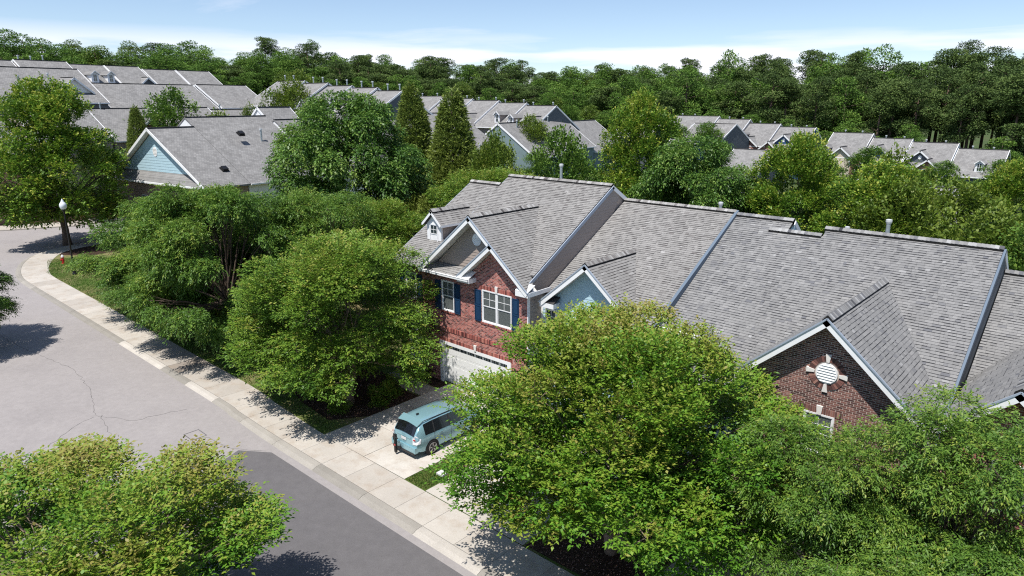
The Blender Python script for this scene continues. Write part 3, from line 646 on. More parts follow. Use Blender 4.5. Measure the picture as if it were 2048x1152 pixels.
def gable_roof(parent, ax, az, Yf, sl, hwL, hwR, mainY0, mainz0, mainsl, m, seed, name='gable_roof'):
    """cross gable: ridge along +Y from (ax,Yf,az) back into the main slope. returns shingle parts"""
    L = math.hypot(1, sl); Ye = mainY0+(az-mainz0)/mainsl; out = []; d = MB()
    g = None
    for sgn, hw in ((-1, hwL), (1, hwR)):
        zt = az-sl*hw; Yt = max(Yf+.3, mainY0+(zt-mainz0)/mainsl)
        # plane along +Y (U) for the right side must have outward normal
        if sgn > 0: P = Plane((ax+hw, Yf, zt), (0, 1, 0), (-1/L, 0, sl/L)); poly = [(0, 0), (Yt-Yf, 0), (Ye-Yf, hw*L), (0, hw*L)]
        else: P = Plane((ax-hw, Yf, zt), (0, -1, 0), (1/L, 0, sl/L)); poly = [(-(Yt-Yf), 0), (0, 0), (0, hw*L), (-(Ye-Yf), hw*L)]
        deck(d, P, poly, .14); out.append((P, poly))
    g = d.build(name, M['deck'], parent)
    ridge_cap(g, (ax, Yf-.01, az+.01), (ax, Ye-.25, az+.01), m, random.Random(seed), slope=sl)
    return g, [(P, poly, g) for P, poly in out], Ye
def barge(parent, pts, ht=.2, wd=.035, dy=0):
    for p, q in zip(pts[:-1], pts[1:]): b = MB(); b.beam(p, q, wd, ht, drop=1); b.build('barge_board', M['white'], parent)
def drip(parent, pts, mat_=None):
    for p, q in zip(pts[:-1], pts[1:]): b = MB(); b.beam(p, q, .05, .05); b.build('drip_edge', mat_ or M['bluegrey_trim'], parent)
def soffit(parent, pts, depth, th=.02):
    b = MB()
    for p, q in zip(pts[:-1], pts[1:]):
        p = np.array(p, float); q = np.array(q, float); e = np.array([0, depth, 0]); t = np.array([0, 0, -th])
        b.hexa([p+t, q+t, q+e+t, p+e+t, p, q, q+e, p+e])
    return b.build('soffit', M['soffit'], parent)
def pipe(parent, x, Y, z0, z1, r=.075, cap=True, m='zinc', name='vent_pipe'):
    b = MB(); b.tube([(x, Y, z0), (x, Y, z1)], r, 12); o = b.build(name, M[m], parent, smooth=False)
    c = MB(); c.tube([(x, Y, z0-.02), (x, Y, z0+.2)], [r*2.0, r*1.02], 12); c.build('flashing', M['zinc'], o)
    if cap: c = MB(); c.tube([(x, Y, z1-.03), (x, Y, z1+.05), (x, Y, z1+.14), (x, Y, z1+.16)], [r*1.15, r*1.5, r*1.5, r*.8], 12); c.build('vent_cap', M['pipe_cap'], o)

def back_and_core(H, x0, x1, Yr, zr, sl, Ybk, wallmat, Yfw, zeave, m=None):
    """rear roof slope, side walls and rear wall"""
    zb = zr-sl*(Ybk-Yr)
    d = MB(); d.prism([(x0, Yr, zr), (x1, Yr, zr), (x1, Ybk, zb), (x0, Ybk, zb)], (0, .08, -.14)); d.build('rear_roof', M['far_shingle'], H)
    c = MB(); c.box((x0+.3, Yfw+.08, 0), (x1-.02, Ybk-.4, zeave-.35)); c.build('core_wall', wallmat, H)
    for X, dd in ((x0+.3, .02), (x1-.02, -.02)):
        g = MB(); yb = Ybk-.4; g.prism([(X, Yfw+.08, zeave-.36), (X, yb, zeave-.36), (X, yb, zr-sl*(yb-Yr)-.15), (X, Yr, zr-.15), (X, Yfw+.08, zr-sl*(Yr-Yfw-.08)-.15)], (dd, 0, 0)); g.build('gable_end_wall', wallmat, H)

# ---- house 1: red brick with taupe gable
H1 = thing('townhouse', (-25.2, 30.5, 0), 'red brick townhouse with navy shutters, white garage door and taupe gable', 'house')
Yf = 23.65
back_and_core(H1, -27.65, -20.3, 30.5, 10.70, SL1, 38, M['siding_taupe'], Yf+.1, 6.4)
back_and_core(H1, -30.1, -27.65, 29.73, 10.25, SL1, 37.5, M['siding_taupe'], Yf+.1, 6.4)
dk = MB(); P1, L1 = front_plane(-27.65, 30.5, 10.70, SL1, 23.15); poly1 = [(0, 0), (.35, 0), (.35, 1.06), (7.35, 1.06), (7.35, L1), (0, L1)]; deck(dk, P1, poly1)
P0, L0 = front_plane(-30.1, 29.73, 10.25, SL1, 23.15); poly0 = [(0, 0), (2.45, 0), (2.45, L0), (0, L0)]; deck(dk, P0, poly0); roof1 = dk.build('roof', M['deck'], H1)
ridge_cap(roof1, (-27.65, 30.5, 10.71), (-20.3, 30.5, 10.71), M['shingle'], random.Random(1)); ridge_cap(roof1, (-30.1, 29.73, 10.26), (-27.66, 29.73, 10.26), M['shingle'], random.Random(2))
ax, az, sl = -23.7, 9.56, .825
g1, gp1, Ye1 = gable_roof(H1, ax, az, 23.13, sl, 3.85, 3.85, 30.5, 10.70, SL1, M['shingle'], 5)
# dormer
dp = MB(); DX, DZ, DY, dsl, dh = -28.36, 9.17, 25.0, .93, .80
gd, gpd, _ = gable_roof(H1, DX, DZ, DY-.2, dsl, dh, dh, 29.73, 10.25, SL1, M['shingle'], 6, 'dormer_roof')
db = MB(); db.box((DX-.58, DY, 7.1), (DX+.58, DY+.12, 8.42)); db.prism([(DX-.58, DY, 8.42), (DX+.58, DY, 8.42), (DX, DY, 8.42+.58*dsl)], (0, .12, 0)); dorm = db.build('dormer', M['white'], H1)
for s in (-1, 1): sb = MB(); sb.prism([(DX+s*.56, DY+.02, 7.25), (DX+s*.56, DY+.02, 8.45), (DX+s*.56, DY+2.0, 8.45)], (-s*.04, 0, 0)); sb.build('dormer_cheek', M['siding_taupe'], dorm)
barge(dorm, [(DX-dh, DY-.2, DZ-dh*dsl-.01), (DX, DY-.2, DZ-.01), (DX+dh, DY-.2, DZ-dh*dsl-.01)], .13)
for s in (-1, 1): eb = MB(); eb.beam((DX+s*dh, DY-.2, DZ-dh*dsl), (DX+s*dh, DY+2.0, DZ-dh*dsl), .03, .12, drop=1); eb.build('dormer_fascia', M['white'], dorm)
ar = MB(); ar.prism([(DX+.33*math.cos(t), DY-.03, 8.42+.16*math.sin(t)) for t in np.linspace(0, math.pi, 9)], (0, .03, 0)); ar.build('arch_panel', M['white'], dorm)
window(H1, DX-.34, DX+.34, 7.28, 8.42, DY-.01, blind=False)
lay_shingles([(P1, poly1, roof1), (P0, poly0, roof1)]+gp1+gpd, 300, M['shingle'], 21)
# walls
bw = MB(); holed(bw, [(-30.0, 0), (-20.3, 0), (-20.3, 6.62), (-22.2, 8.2), (-24.45, 6.3), (-30.0, 6.3)], [(-26.34, -25.38, 4.18, 5.86), (-23.32, -21.3, 4.15, 5.86), (-26.6, -21.35, -.1, 2.42), (-29.3, -28.4, 4.3, 5.85)], Yf, .1)
wall1 = bw.build('wall', M['mortar_red'], H1)
holesW = [(-26.34, -25.38, 4.18, 5.86), (-23.32, -21.3, 4.15, 5.86), (-26.6, -21.35, 0, 2.42), (-29.3, -28.4, 4.3, 5.85), (-29.2, -28.1, 0, 2.3), (-23.5, -21.1, 5.86, 6.07), (-26.0, -20.3, 3.02, 3.24), (-26.7, -21.2, 2.42, 2.63)]
WP = Plane((0, Yf, 0), (1, 0, 0), (0, 0, 1))
polyW = [(-30, 0), (-20.3, 0), (-20.3, 6.62), (-22.2, 8.2), (-24.45, 6.3), (-30, 6.3)]
lay_bricks(WP, polyW, wall1, M['brick_red'], holesW, 300, 31, vis=lambda c: c[0] > -25.3 and c[2] > 3.3)
r = random.Random(9); sb = MB(); soldier(sb, -23.5, -21.1, 5.865, 6.07, Yf, r, .02); soldier(sb, -26.0, -20.32, 3.02, 3.24, Yf, r, .035); soldier(sb, -26.7, -21.2, 2.42, 2.63, Yf, r, .02)
soldier(sb, -23.42, -21.2, 4.06, 4.15, Yf, r, .05); soldier(sb, -26.42, -25.3, 4.09, 4.18, Yf, r, .05); sb.build('soldier_bricks', M['brick_red'], wall1)
keystone(H1, -22.3, 5.83, 6.17, .13, .19, Yf); keystone(H1, -23.85, 2.40, 2.72, .13, .19, Yf)
window(H1, -26.34, -25.38, 4.18, 5.86, Yf); window(H1, -23.32, -21.3, 4.15, 5.86, Yf, mull=True); window(H1, -29.3, -28.4, 4.3, 5.85, Yf)
for a, b_ in ((-26.84, -26.40), (-25.33, -24.9)): shutter(H1, a, b_, 4.18, 5.80, Yf)
for a, b_ in ((-23.82, -23.38), (-21.25, -20.82)): shutter(H1, a, b_, 4.15, 5.80, Yf)
shutter(H1, -28.3, -27.9, 4.3, 5.8, Yf); shutter(H1, -29.8, -29.38, 4.3, 5.8, Yf)
# corner post, side siding wall, step siding wall above house 2
cb = MB(); cb.box((-20.3, Yf-.02, 0), (-20.24, Yf+.12, 6.3)); cb.build('corner_board', M['white'], H1)
SP = Plane((-20.285, 0, 0), (0, 1, 0), (0, 0, 1)); SP.N = np.array([1., 0, 0])
zr2 = lambda Y: 9.95+SL2*(Y-30.5)
sw = MB(); sw.prism([(-20.30, 23.77, 0), (-20.30, 30.5, 0), (-20.30, 30.5, 10.5), (-20.30, 23.77, 6.55)], (.013, 0, 0)); sidew = sw.build('side_wall', M['siding_taupe'], H1)
lay_siding(SP, [(23.78, 3.2), (24.64, 3.2), (24.64, 5.9), (30.6, 9.15), (31.2, 10.15), (30.5, 10.52), (23.9, 6.66), (23.78, 6.5)], sidew, M['siding_taupe'], .165)
# taupe recessed gable face
GY = 23.76
tg = MB(); tg.prism([(-27.2, GY, 6.3), (-22.9, GY, 6.3), (-22.9, GY, 8.75), (-23.7, GY, 9.4)], (0, .06, 0)); gw = tg.build('gable_wall', M['siding_taupe'], H1)
lay_siding(Plane((0, GY, 0), (1, 0, 0), (0, 0, 1)), [(-26.6, 6.84), (-22.9, 6.84), (-22.2, 8.1), (-23.7, 9.36)], gw, M['siding_taupe'], .165)
round_vent(H1, -23.72, 8.33, .31, GY-.02)
# pent roof under the taupe gable and over the eave
pp = MB(); PP = Plane((-27.4, 23.13, 6.38), (1, 0, 0), (0, .82, .5)); PP.S = PP.S/np.linalg.norm(PP.S); PP.N = np.cross(PP.U, PP.S); ppoly = [(0, 0), (3.45, 0), (3.2, .76), (.5, .76)]
deck(pp, PP, ppoly, .08); pent = pp.build('pent_roof', M['deck'], H1); lay_shingles([(PP, ppoly, pent)], 0, M['shingle'], 4); gutter_run(H1, -27.5, -23.75, 23.13, 6.40)
# barge boards, soffits
tips = [(ax-3.87, 23.11, az-3.87*sl-.02), (ax, 23.11, az-.02), (ax+3.87, 23.11, az-3.87*sl-.02)]
barge(H1, tips, .2); soffit(H1, [(p[0], 23.13, p[2]-.16) for p in tips], .85)
drip(H1, [(p[0], 23.09, p[2]+.03) for p in tips])
inner = [(-24.62, 23.11, 6.40), (-22.25, 23.11, 8.36)]
barge(H1, inner, .2); soffit(H1, [(p[0], 23.13, p[2]-.16) for p in inner], .55); drip(H1, [(p[0], 23.09, p[2]+.03) for p in inner])
gr = MB(); gr.prism([(-24.62, 23.13, 6.40), (-22.25, 23.13, 8.36), (-22.25, 23.13, 8.22), (-24.62, 23.13, 6.26)], (0, .82, 0)); gr.build('inner_gable_roof', M['deck'], H1)
for (a, b_) in ((-24.6, -23.72), (-20.62, -19.83)):
    rt = MB(); rt.box((a, 23.12, 6.16), (b_, 23.64, 6.40)); rt.prism([(a, 23.12, 6.41), (b_, 23.12, 6.41), (b_, 23.64, 6.66), (a, 23.64, 6.66)], (0, 0, .03)); rt.build('cornice_return', M['white'], H1)
# right-hand eave stub and step trim at the party wall
gutter_run(H1, -20.25, -19.5, 23.9, 6.75) if False else None
eb = MB(); eb.beam((-20.24, 23.13, 6.38), (-20.24, 30.5, 10.69), .05, .17, drop=1); eb.build('step_fascia', M['bluegrey_trim'], H1)  # white fascia facing sideways, its shade put into the blue-grey colour
eb = MB(); eb.beam((-19.84, 23.2, 6.38), (-19.84, 24.8, 6.38), .04, .2, drop=1); eb.build('side_fascia', M['white'], H1)
eb = MB(); eb.beam((-20.24, 30.5, 10.70), (-20.24, 37.9, 6.4), .05, .2, drop=1); eb.build('step_fascia', M['white'], H1)
eb = MB(); eb.beam((-27.66, 23.2, 6.45), (-27.66, 30.5, 10.70), .04, .12, drop=1); eb.build('step_fascia', M['bluegrey_trim'], H1); eb = MB(); eb.beam((-30.12, 23.13, 6.38), (-30.12, 29.73, 10.25), .05, .18, drop=1); eb.build('step_fascia', M['bluegrey_trim'], H1)
# garage
gf = MB(); gf.box((-26.6, Yf-.03, 0), (-26.36, Yf+.2, 2.42)); gf.box((-21.6, Yf-.03, 0), (-21.35, Yf+.2, 2.42)); gf.box((-26.36, Yf-.03, 2.24), (-21.6, Yf+.2, 2.42)); gf.build('garage_door_frame', M['white'], H1)
gd_ = MB(); gd_.box((-26.36, Yf+.1, .02), (-21.6, Yf+.14, 2.24)); gdoor = gd_.build('garage_door', M['doorwhite'], H1)
for i in range(4):
    z0 = .04+i*.55
    p = MB(); p.box((-26.34, Yf+.075, z0), (-21.62, Yf+.1, z0+.535)); p.build('door_section', M['doorwhite'], gdoor)
for i in range(8):
    x = -26.22+i*.58+(.02 if i > 3 else 0)
    p = MB()
    for k in range(4): p.box((x+k*.115, Yf+.068, 2.02), (x+k*.115+.085, Yf+.076, 2.17))
    p.build('door_lite', M['glass'], gdoor)
for i in range(3):
    for k in range(8):
        x = -26.22+k*.58; p = MB(); p.box((x, Yf+.068, .12+i*.55), (x+.46, Yf+.0755, .47+i*.55)); p.build('door_panel', M['doorwhite'], gdoor)
ll = MB(); ll.box((-26.55, Yf-.12, 1.75), (-26.42, Yf-.03, 2.0)); ll.build('wall_lamp', M['black'], H1)
# small porch roof and entry at the left
pr = MB(); PQ = Plane((-30.2, 22.7, 3.15), (1, 0, 0), (0, .86, .5)); PQ.S = PQ.S/np.linalg.norm(PQ.S); PQ.N = np.cross(PQ.U, PQ.S); qpoly = [(0, 0), (2.9, 0), (2.9, 1.1), (0, 1.1)]
deck(pr, PQ, qpoly, .1); porch = pr.build('porch_roof', M['deck'], H1); lay_shingles([(PQ, qpoly, porch)], 0, M['shingle'], 44); gutter_run(H1, -30.2, -27.3, 22.72, 3.15)
ed = MB(); ed.box((-29.2, Yf-.02, 0), (-28.1, Yf+.1, 2.3)); ed.build('entry_door', M['white'], H1)
pipe(roof1, -23.95, 30.75, 10.5, 11.45, .08)

# ---- house 2: pale blue siding
H2 = thing('townhouse', (-17.1, 31.7, 0), 'pale blue sided townhouse between the red brick house and the brown brick gable', 'house')
R2Y, R2Z, X2 = 31.7, 9.82, -13.9
back_and_core(H2, -20.3, X2, R2Y, R2Z, SL2, 39, M['siding_green'], 24.8, 6.0)
dk = MB(); P2, L2 = front_plane(-20.22, R2Y, R2Z, SL2, 24.3); w2 = X2+20.22; poly2 = [(0, .62), (5.4, .62), (5.4, 0), (w2, 0), (w2, L2), (0, L2)]; deck(dk, P2, poly2); roof2 = dk.build('roof', M['deck'], H2)
ridge_cap(roof2, (-20.22, R2Y, R2Z+.01), (X2, R2Y, R2Z+.01), M['shingle'], random.Random(3), slope=.55)
GX, GZ, GR = -17.36, 7.97, 24.13
g2, gp2, Ye2 = gable_roof(H2, GX, GZ, GR, .84, 2.6, 2.65, R2Y, R2Z, SL2, M['shingle'], 7)
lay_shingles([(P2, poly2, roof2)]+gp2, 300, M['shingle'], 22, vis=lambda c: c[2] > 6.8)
G2Y = 24.68; hz2 = [(-20.02, -19.3, 3.9, 5.35), (-18.6, -16.1, 3.6, 5.2)]; pl2 = [(-20.28, 0), (X2, 0), (X2, 5.0), (GX+2.45, 5.75), (GX, 7.82), (GX-2.45, 5.75), (-20.28, 5.75)]
bw = MB(); holed(bw, pl2, hz2, G2Y, .1); wall2 = bw.build('wall', M['siding_blue'], H2)
lay_siding(Plane((0, G2Y, 0), (1, 0, 0), (0, 0, 1)), [(-20.28, 2.6), (X2, 2.6), (X2, 5.0), (GX+2.45, 5.74), (GX, 7.8), (GX-2.45, 5.74), (-20.28, 5.74)], wall2, M['siding_blue'], .165, holes=hz2)
t2 = [(GX-2.62, GR-.02, GZ-.02-2.62*.84), (GX, GR-.02, GZ-.02), (GX+2.67, GR-.02, GZ-.02-2.67*.84)]
barge(H2, t2, .2); soffit(H2, [(p[0], GR, p[2]-.16) for p in t2], .55); drip(H2, [(p[0], GR-.04, p[2]+.03) for p in t2])
zt2 = t2[0][2]
rt = MB(); rt.box((GX-2.6, GR, zt2-.21), (GX-1.75, G2Y-.02, zt2+.02)); rt.build('cornice_return', M['white'], H2)
rt = MB(); rt.prism([(GX-2.6, GR, zt2+.03), (GX-1.75, GR, zt2+.03), (GX-1.75, G2Y-.02, zt2+.26), (GX-2.6, G2Y-.02, zt2+.26)], (0, 0, .03)); rt.build('return_shingles', M['deck'], H2)
for (cx0, cx1) in ((-20.28, -20.14), (X2-.14, X2)): cb = MB(); cb.box((cx0, G2Y-.04, 2), (cx1, G2Y+.05, 5.7)); cb.build('corner_board', M['white'], H2)
window(H2, -20.02, -19.3, 3.9, 5.35, G2Y-.01, blind=False); window(H2, -18.6, -16.1, 3.6, 5.2, G2Y-.01, mull=True)
gutter_run(H2, -14.7, X2, 24.3, 5.74)
eb = MB(); eb.beam((X2+.04, 24.3, R2Z-SL2*(R2Y-24.3)+.10), (X2+.04, R2Y, R2Z+.10), .14, .55, drop=1); eb.build('step_fascia', M['slate_trim'], H2)
eb = MB(); eb.beam((X2+.04, R2Y, R2Z+.02), (X2+.04, 38.9, R2Z-SL2*7.2), .1, .22, drop=1); eb.build('step_fascia', M['white'], H2)
pipe(roof2, -15.3, 32.9, 9.0, 9.9, .08)

# ---- house 3: brown brick gable under the long grey roof
H3 = thing('townhouse', (-8.2, 30.7, 0), 'townhouse with brown brick gable, round white louvre and long grey shingle roof', 'house')
H3z = 5.75
back_and_core(H3, -13.8, -11.1, 31.6, 9.73, SL3, 38, M['siding_blue'], 25.3, 5.6)
back_and_core(H3, -11.1, -9.6, 30.9, 9.32, SL3, 38, M['siding_blue'], 25.3, 5.6)
back_and_core(H3, -9.6, -3.1, 31.35, 9.585, SL3, 38, M['siding_slate'], 25.3, 5.6)
L3 = math.hypot(1, SL3); P3 = Plane((-13.8, 22.75, H3z+SL3*(22.75-24.8)), (1, 0, 0), (0, 1/L3, SL3/L3))
def s3(Y): return (Y-22.75)*L3
NA, NB, NS = 13.8-8.95, 13.8-3.65, .2
poly3 = [(2.4, 0), (NA, 0), (NA, NS), (NB, NS), (NB, 0), (10.7, 0), (10.7, s3(31.35)), (4.25, s3(31.35)), (4.25, s3(30.9)), (2.7, s3(30.9)), (2.7, s3(31.6)), (.02, s3(31.6)), (.02, s3(24.65)), (1.85, s3(24.65))]
dk = MB(); deck(dk, P3, [(2.4, 0), (NA, 0), (NA, NS), (NB, NS), (NB, 0), (10.7, 0), (10.7, s3(30.9)), (.02, s3(30.9)), (.02, s3(24.65)), (1.85, s3(24.65))]); deck(dk, P3, [(4.25, s3(30.9)+.002), (10.7, s3(30.9)+.002), (10.7, s3(31.35)), (4.25, s3(31.35))]); deck(dk, P3, [(.02, s3(30.9)+.002), (2.7, s3(30.9)+.002), (2.7, s3(31.6)), (.02, s3(31.6))])
roof3 = dk.build('roof', M['deck'], H3)
ridge_cap(roof3, (-13.78, 31.6, 9.74), (-11.1, 31.6, 9.74), M['shingle_cool'], random.Random(4)); ridge_cap(roof3, (-11.9, 30.9, 9.335), (-9.6, 30.9, 9.335), M['shingle_cool'], random.Random(5)); ridge_cap(roof3, (-9.6, 31.35, 9.60), (-3.1, 31.35, 9.60), M['shingle_cool'], random.Random(6))
g3, gp3, Ye3 = gable_roof(H3, -6.43, 8.28, 22.27, .88, 3.1, 3.1, 24.8, H3z, SL3, M['shingle_cool'], 8)
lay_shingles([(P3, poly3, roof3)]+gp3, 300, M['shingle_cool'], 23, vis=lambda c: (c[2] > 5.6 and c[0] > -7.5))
G3Y = 22.75
bw = MB(); holed(bw, [(-8.9, 0), (-3.7, 0), (-3.7, 5.6), (-6.43, 8.1), (-8.9, 5.78)], [(-6.95, -5.95, 3.3, 4.78), (-8.8, -4.0, -.1, 2.3)], G3Y, .1); wall3 = bw.build('wall', M['mortar_brown'], H3)
WP3 = Plane((0, G3Y, 0), (1, 0, 0), (0, 0, 1))
class RoundHole: pass
vx, vz = -6.37, 6.27
rh = []
k = 5.5
hn = 14
for i in range(hn):
    z0 = vz-.60+i*1.2/hn; zm = z0+.6/hn; hw = math.sqrt(max(0, .60**2-(zm-vz)**2)); rh.append((vx-hw*.93, vx+hw*.93, z0, z0+1.2/hn))
holes3 = rh+[(-6.95, -5.95, 3.3, 4.78), (-7.2, -5.7, 4.78, 5.0), (-9.0, -3.9, 0, 2.4)]
lay_bricks(WP3, [(-8.9, 0), (-3.7, 0), (-3.7, 5.55), (-6.43, 8.08), (-8.9, 5.75)], wall3, M['brick_brown'], holes3, 300, 33, vis=lambda c: c[2] > 4.6 and c[0] < -4.9)
sb = MB(); nb = 36
for i in range(nb):
    t = 2*math.pi*i/nb
    if min(abs(((t-q+math.pi) % (2*math.pi))-math.pi) for q in (0, math.pi/2, math.pi, 3*math.pi/2)) < .16: continue
    c, s = math.cos(t), math.sin(t); d = np.array([c, 0, s]); e = np.array([-s, 0, c]); o = np.array([vx, G3Y-.03, vz])
    w0, w1 = .033, .043
    sb.prism([o+d*.40*1-e*w0, o+d*.40+e*w0, o+d*.59+e*w1, o+d*.59-e*w1], (0, .04, 0), a=rng.random())
soldier(sb, -7.2, -5.7, 4.785, 5.0, G3Y, rng, .02); sb.build('soldier_bricks', M['brick_brown'], wall3)
rm = MB(); rm.disc((vx, vz), .62, .62, G3Y-.004, G3Y+.01); rm.build('vent_mortar', M['mortar_brown'], wall3)
round_vent(H3, vx, vz, .35, G3Y-.02)
for t in (0, 90, 180, 270):
    d = np.array([math.cos(R(t)), 0, math.sin(R(t))]); e = np.array([-d[2], 0, d[0]]); o = np.array([vx, G3Y-.065, vz]); kb = MB()
    kb.prism([o+d*.39-e*.045, o+d*.39+e*.045, o+d*.66+e*.09, o+d*.66-e*.09], (0, .07, 0)); kb.build('keystone', M['keystone'], H3)
keystone(H3, -6.45, 4.76, 5.08, .14, .2, G3Y)
window(H3, -6.95, -5.95, 3.3, 4.78, G3Y)
t3 = [(-6.43-3.13, 22.25, 8.25-3.13*.88), (-6.43, 22.25, 8.25), (-6.43+3.13, 22.25, 8.25-3.13*.88)]
barge(H3, t3, .2); soffit(H3, [(p[0], 22.27, p[2]-.16) for p in t3], .5); drip(H3, [(p[0], 22.22, p[2]+.03) for p in t3], M['bluegrey_trim'])
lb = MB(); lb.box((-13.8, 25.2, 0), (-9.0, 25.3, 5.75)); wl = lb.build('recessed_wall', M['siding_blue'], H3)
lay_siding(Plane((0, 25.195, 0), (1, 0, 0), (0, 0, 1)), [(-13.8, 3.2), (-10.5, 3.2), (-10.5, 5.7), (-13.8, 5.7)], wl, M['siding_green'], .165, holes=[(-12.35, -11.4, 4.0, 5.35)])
window(H3, -12.35, -11.4, 4.0, 5.35, 25.17); gutter_run(H3, -13.75, -11.95, 24.65, 5.80)
eb = MB(); eb.box((-11.98, 22.8, 4.45), (-11.9, 25.2, 4.6)); eb.build('side_fascia', M['white'], H3)
gutter_run(H3, -11.4, -9.5, 22.78, 4.60)
# right step wall, dark slate siding above house 4
sw = MB(); zr4 = lambda Y: 8.88+SL3*(Y-30.35)
sw.prism([(-3.10, 22.9, 2.8), (-3.10, 32.0, 8.2), (-3.10, 32.3, 8.85), (-3.10, 31.35, 9.42), (-3.10, 22.9, 4.55)], (.06, 0, 0)); sidew3 = sw.build('side_wall', M['siding_slate'], H3)
eb = MB(); eb.beam((-3.05, 22.75, 4.61), (-3.05, 31.35, 9.60), .08, .2, drop=1); eb.build('step_fascia', M['slate_trim'], H3)
eb = MB(); eb.beam((-3.05, 31.35, 9.60), (-3.05, 38, 5.7), .08, .2, drop=1); eb.build('step_fascia', M['white'], H3)
# little rear gable seen over the ridge
rg = MB(); rg.prism([(-11.08, 31.6, 9.6), (-11.08, 35.0, 7.15), (-11.08, 31.6, 7.15)], (.04, 0, 0)); rg.build('rear_gable_wall', M['siding_blue'], H3)
eb = MB(); eb.beam((-11.02, 31.6, 9.74), (-11.02, 34.8, 7.4), .05, .2, drop=1); eb.build('step_fascia', M['white'], H3)
pipe(roof3, -7.25, 31.8, 8.95, 10.05, .085); pipe(roof3, -8.9, 32.0, 8.9, 9.52, .07)
gd3 = MB(); gd3.box((-8.8, G3Y-.02, 0), (-4.0, G3Y+.05, 2.3)); gdo3 = gd3.build('garage_door', M['doorwhite'], H3)
for i in range(4): p = MB(); p.box((-8.75, G3Y-.045, .04+i*.55), (-4.05, G3Y-.02, .56+i*.55)); p.build('door_section', M['doorwhite'], gdo3)

# ---- house 4 at the right edge
H4 = thing('townhouse', (0.5, 30.3, 0), 'red brick townhouse with small front gable cut off by the right edge', 'house')
back_and_core(H4, -3.0, 6.0, 32.2, 8.55, SL4, 39, M['siding_taupe'], 23.0, 4.6)
L4 = math.hypot(1, SL4); P4 = Plane((-3.0, 22.7, 8.55+SL4*(22.7-32.2)), (1, 0, 0), (0, 1/L4, SL4/L4)); poly4 = [(0, .42), (3.6, .42), (3.6, 0), (9, 0), (9, 9.5*L4), (0, 9.5*L4)]
dk = MB(); deck(dk, P4, poly4); roof4 = dk.build('roof', M['deck'], H4); ridge_cap(roof4, (-3.0, 32.2, 8.56), (6, 32.2, 8.56), M['shingle_cool'], random.Random(7))
g4, gp4, _ = gable_roof(H4, -1.2, 7.22, 22.45, .88, 1.75, 1.75, 32.2, 8.55, SL4, M['shingle_cool'], 9)
lay_shingles([(P4, poly4, roof4)]+gp4, 300, M['shingle_cool'], 24, vis=lambda c: c[0] < -.9 and c[2] > 5.8)
G4Y = 22.9
bw = MB(); holed(bw, [(-2.9, 0), (6, 0), (6, 4.9), (.4, 5.4), (-1.2, 7.05), (-2.9, 5.4)], [(-1.6, -.6, 3.3, 4.85), (-2.3, 2.3, -.1, 2.25)], G4Y, .1); wall4 = bw.build('wall', M['mortar_red'], H4)
lay_bricks(Plane((0, G4Y, 0), (1, 0, 0), (0, 0, 1)), [(-2.9, 0), (6.0, 0), (6.0, 4.85), (.4, 5.4), (-1.2, 7.03), (-2.8, 5.55), (-2.9, 5.4)], wall4, M['brick_red'], [(-1.6, -.6, 3.3, 4.85), (-2.4, 2.4, 0, 2.3)], 120, 35, vis=lambda c: c[0] < -.8)
keystone(H4, -1.08, 4.83, 5.14, .14, .2, G4Y); window(H4, -1.6, -.6, 3.3, 4.85, G4Y)
t4 = [(-2.97, 22.43, 7.19-1.77*.88), (-1.2, 22.43, 7.19), (.57, 22.43, 7.19-1.77*.88)]
barge(H4, t4, .2); soffit(H4, [(p[0], 22.45, p[2]-.16) for p in t4], .45); drip(H4, [(p[0], 22.41, p[2]+.03) for p in t4])
gd4 = MB(); gd4.box((-2.3, G4Y-.02, 0), (2.3, G4Y+.05, 2.25)); gd4.build('garage_door', M['doorwhite'], H4)

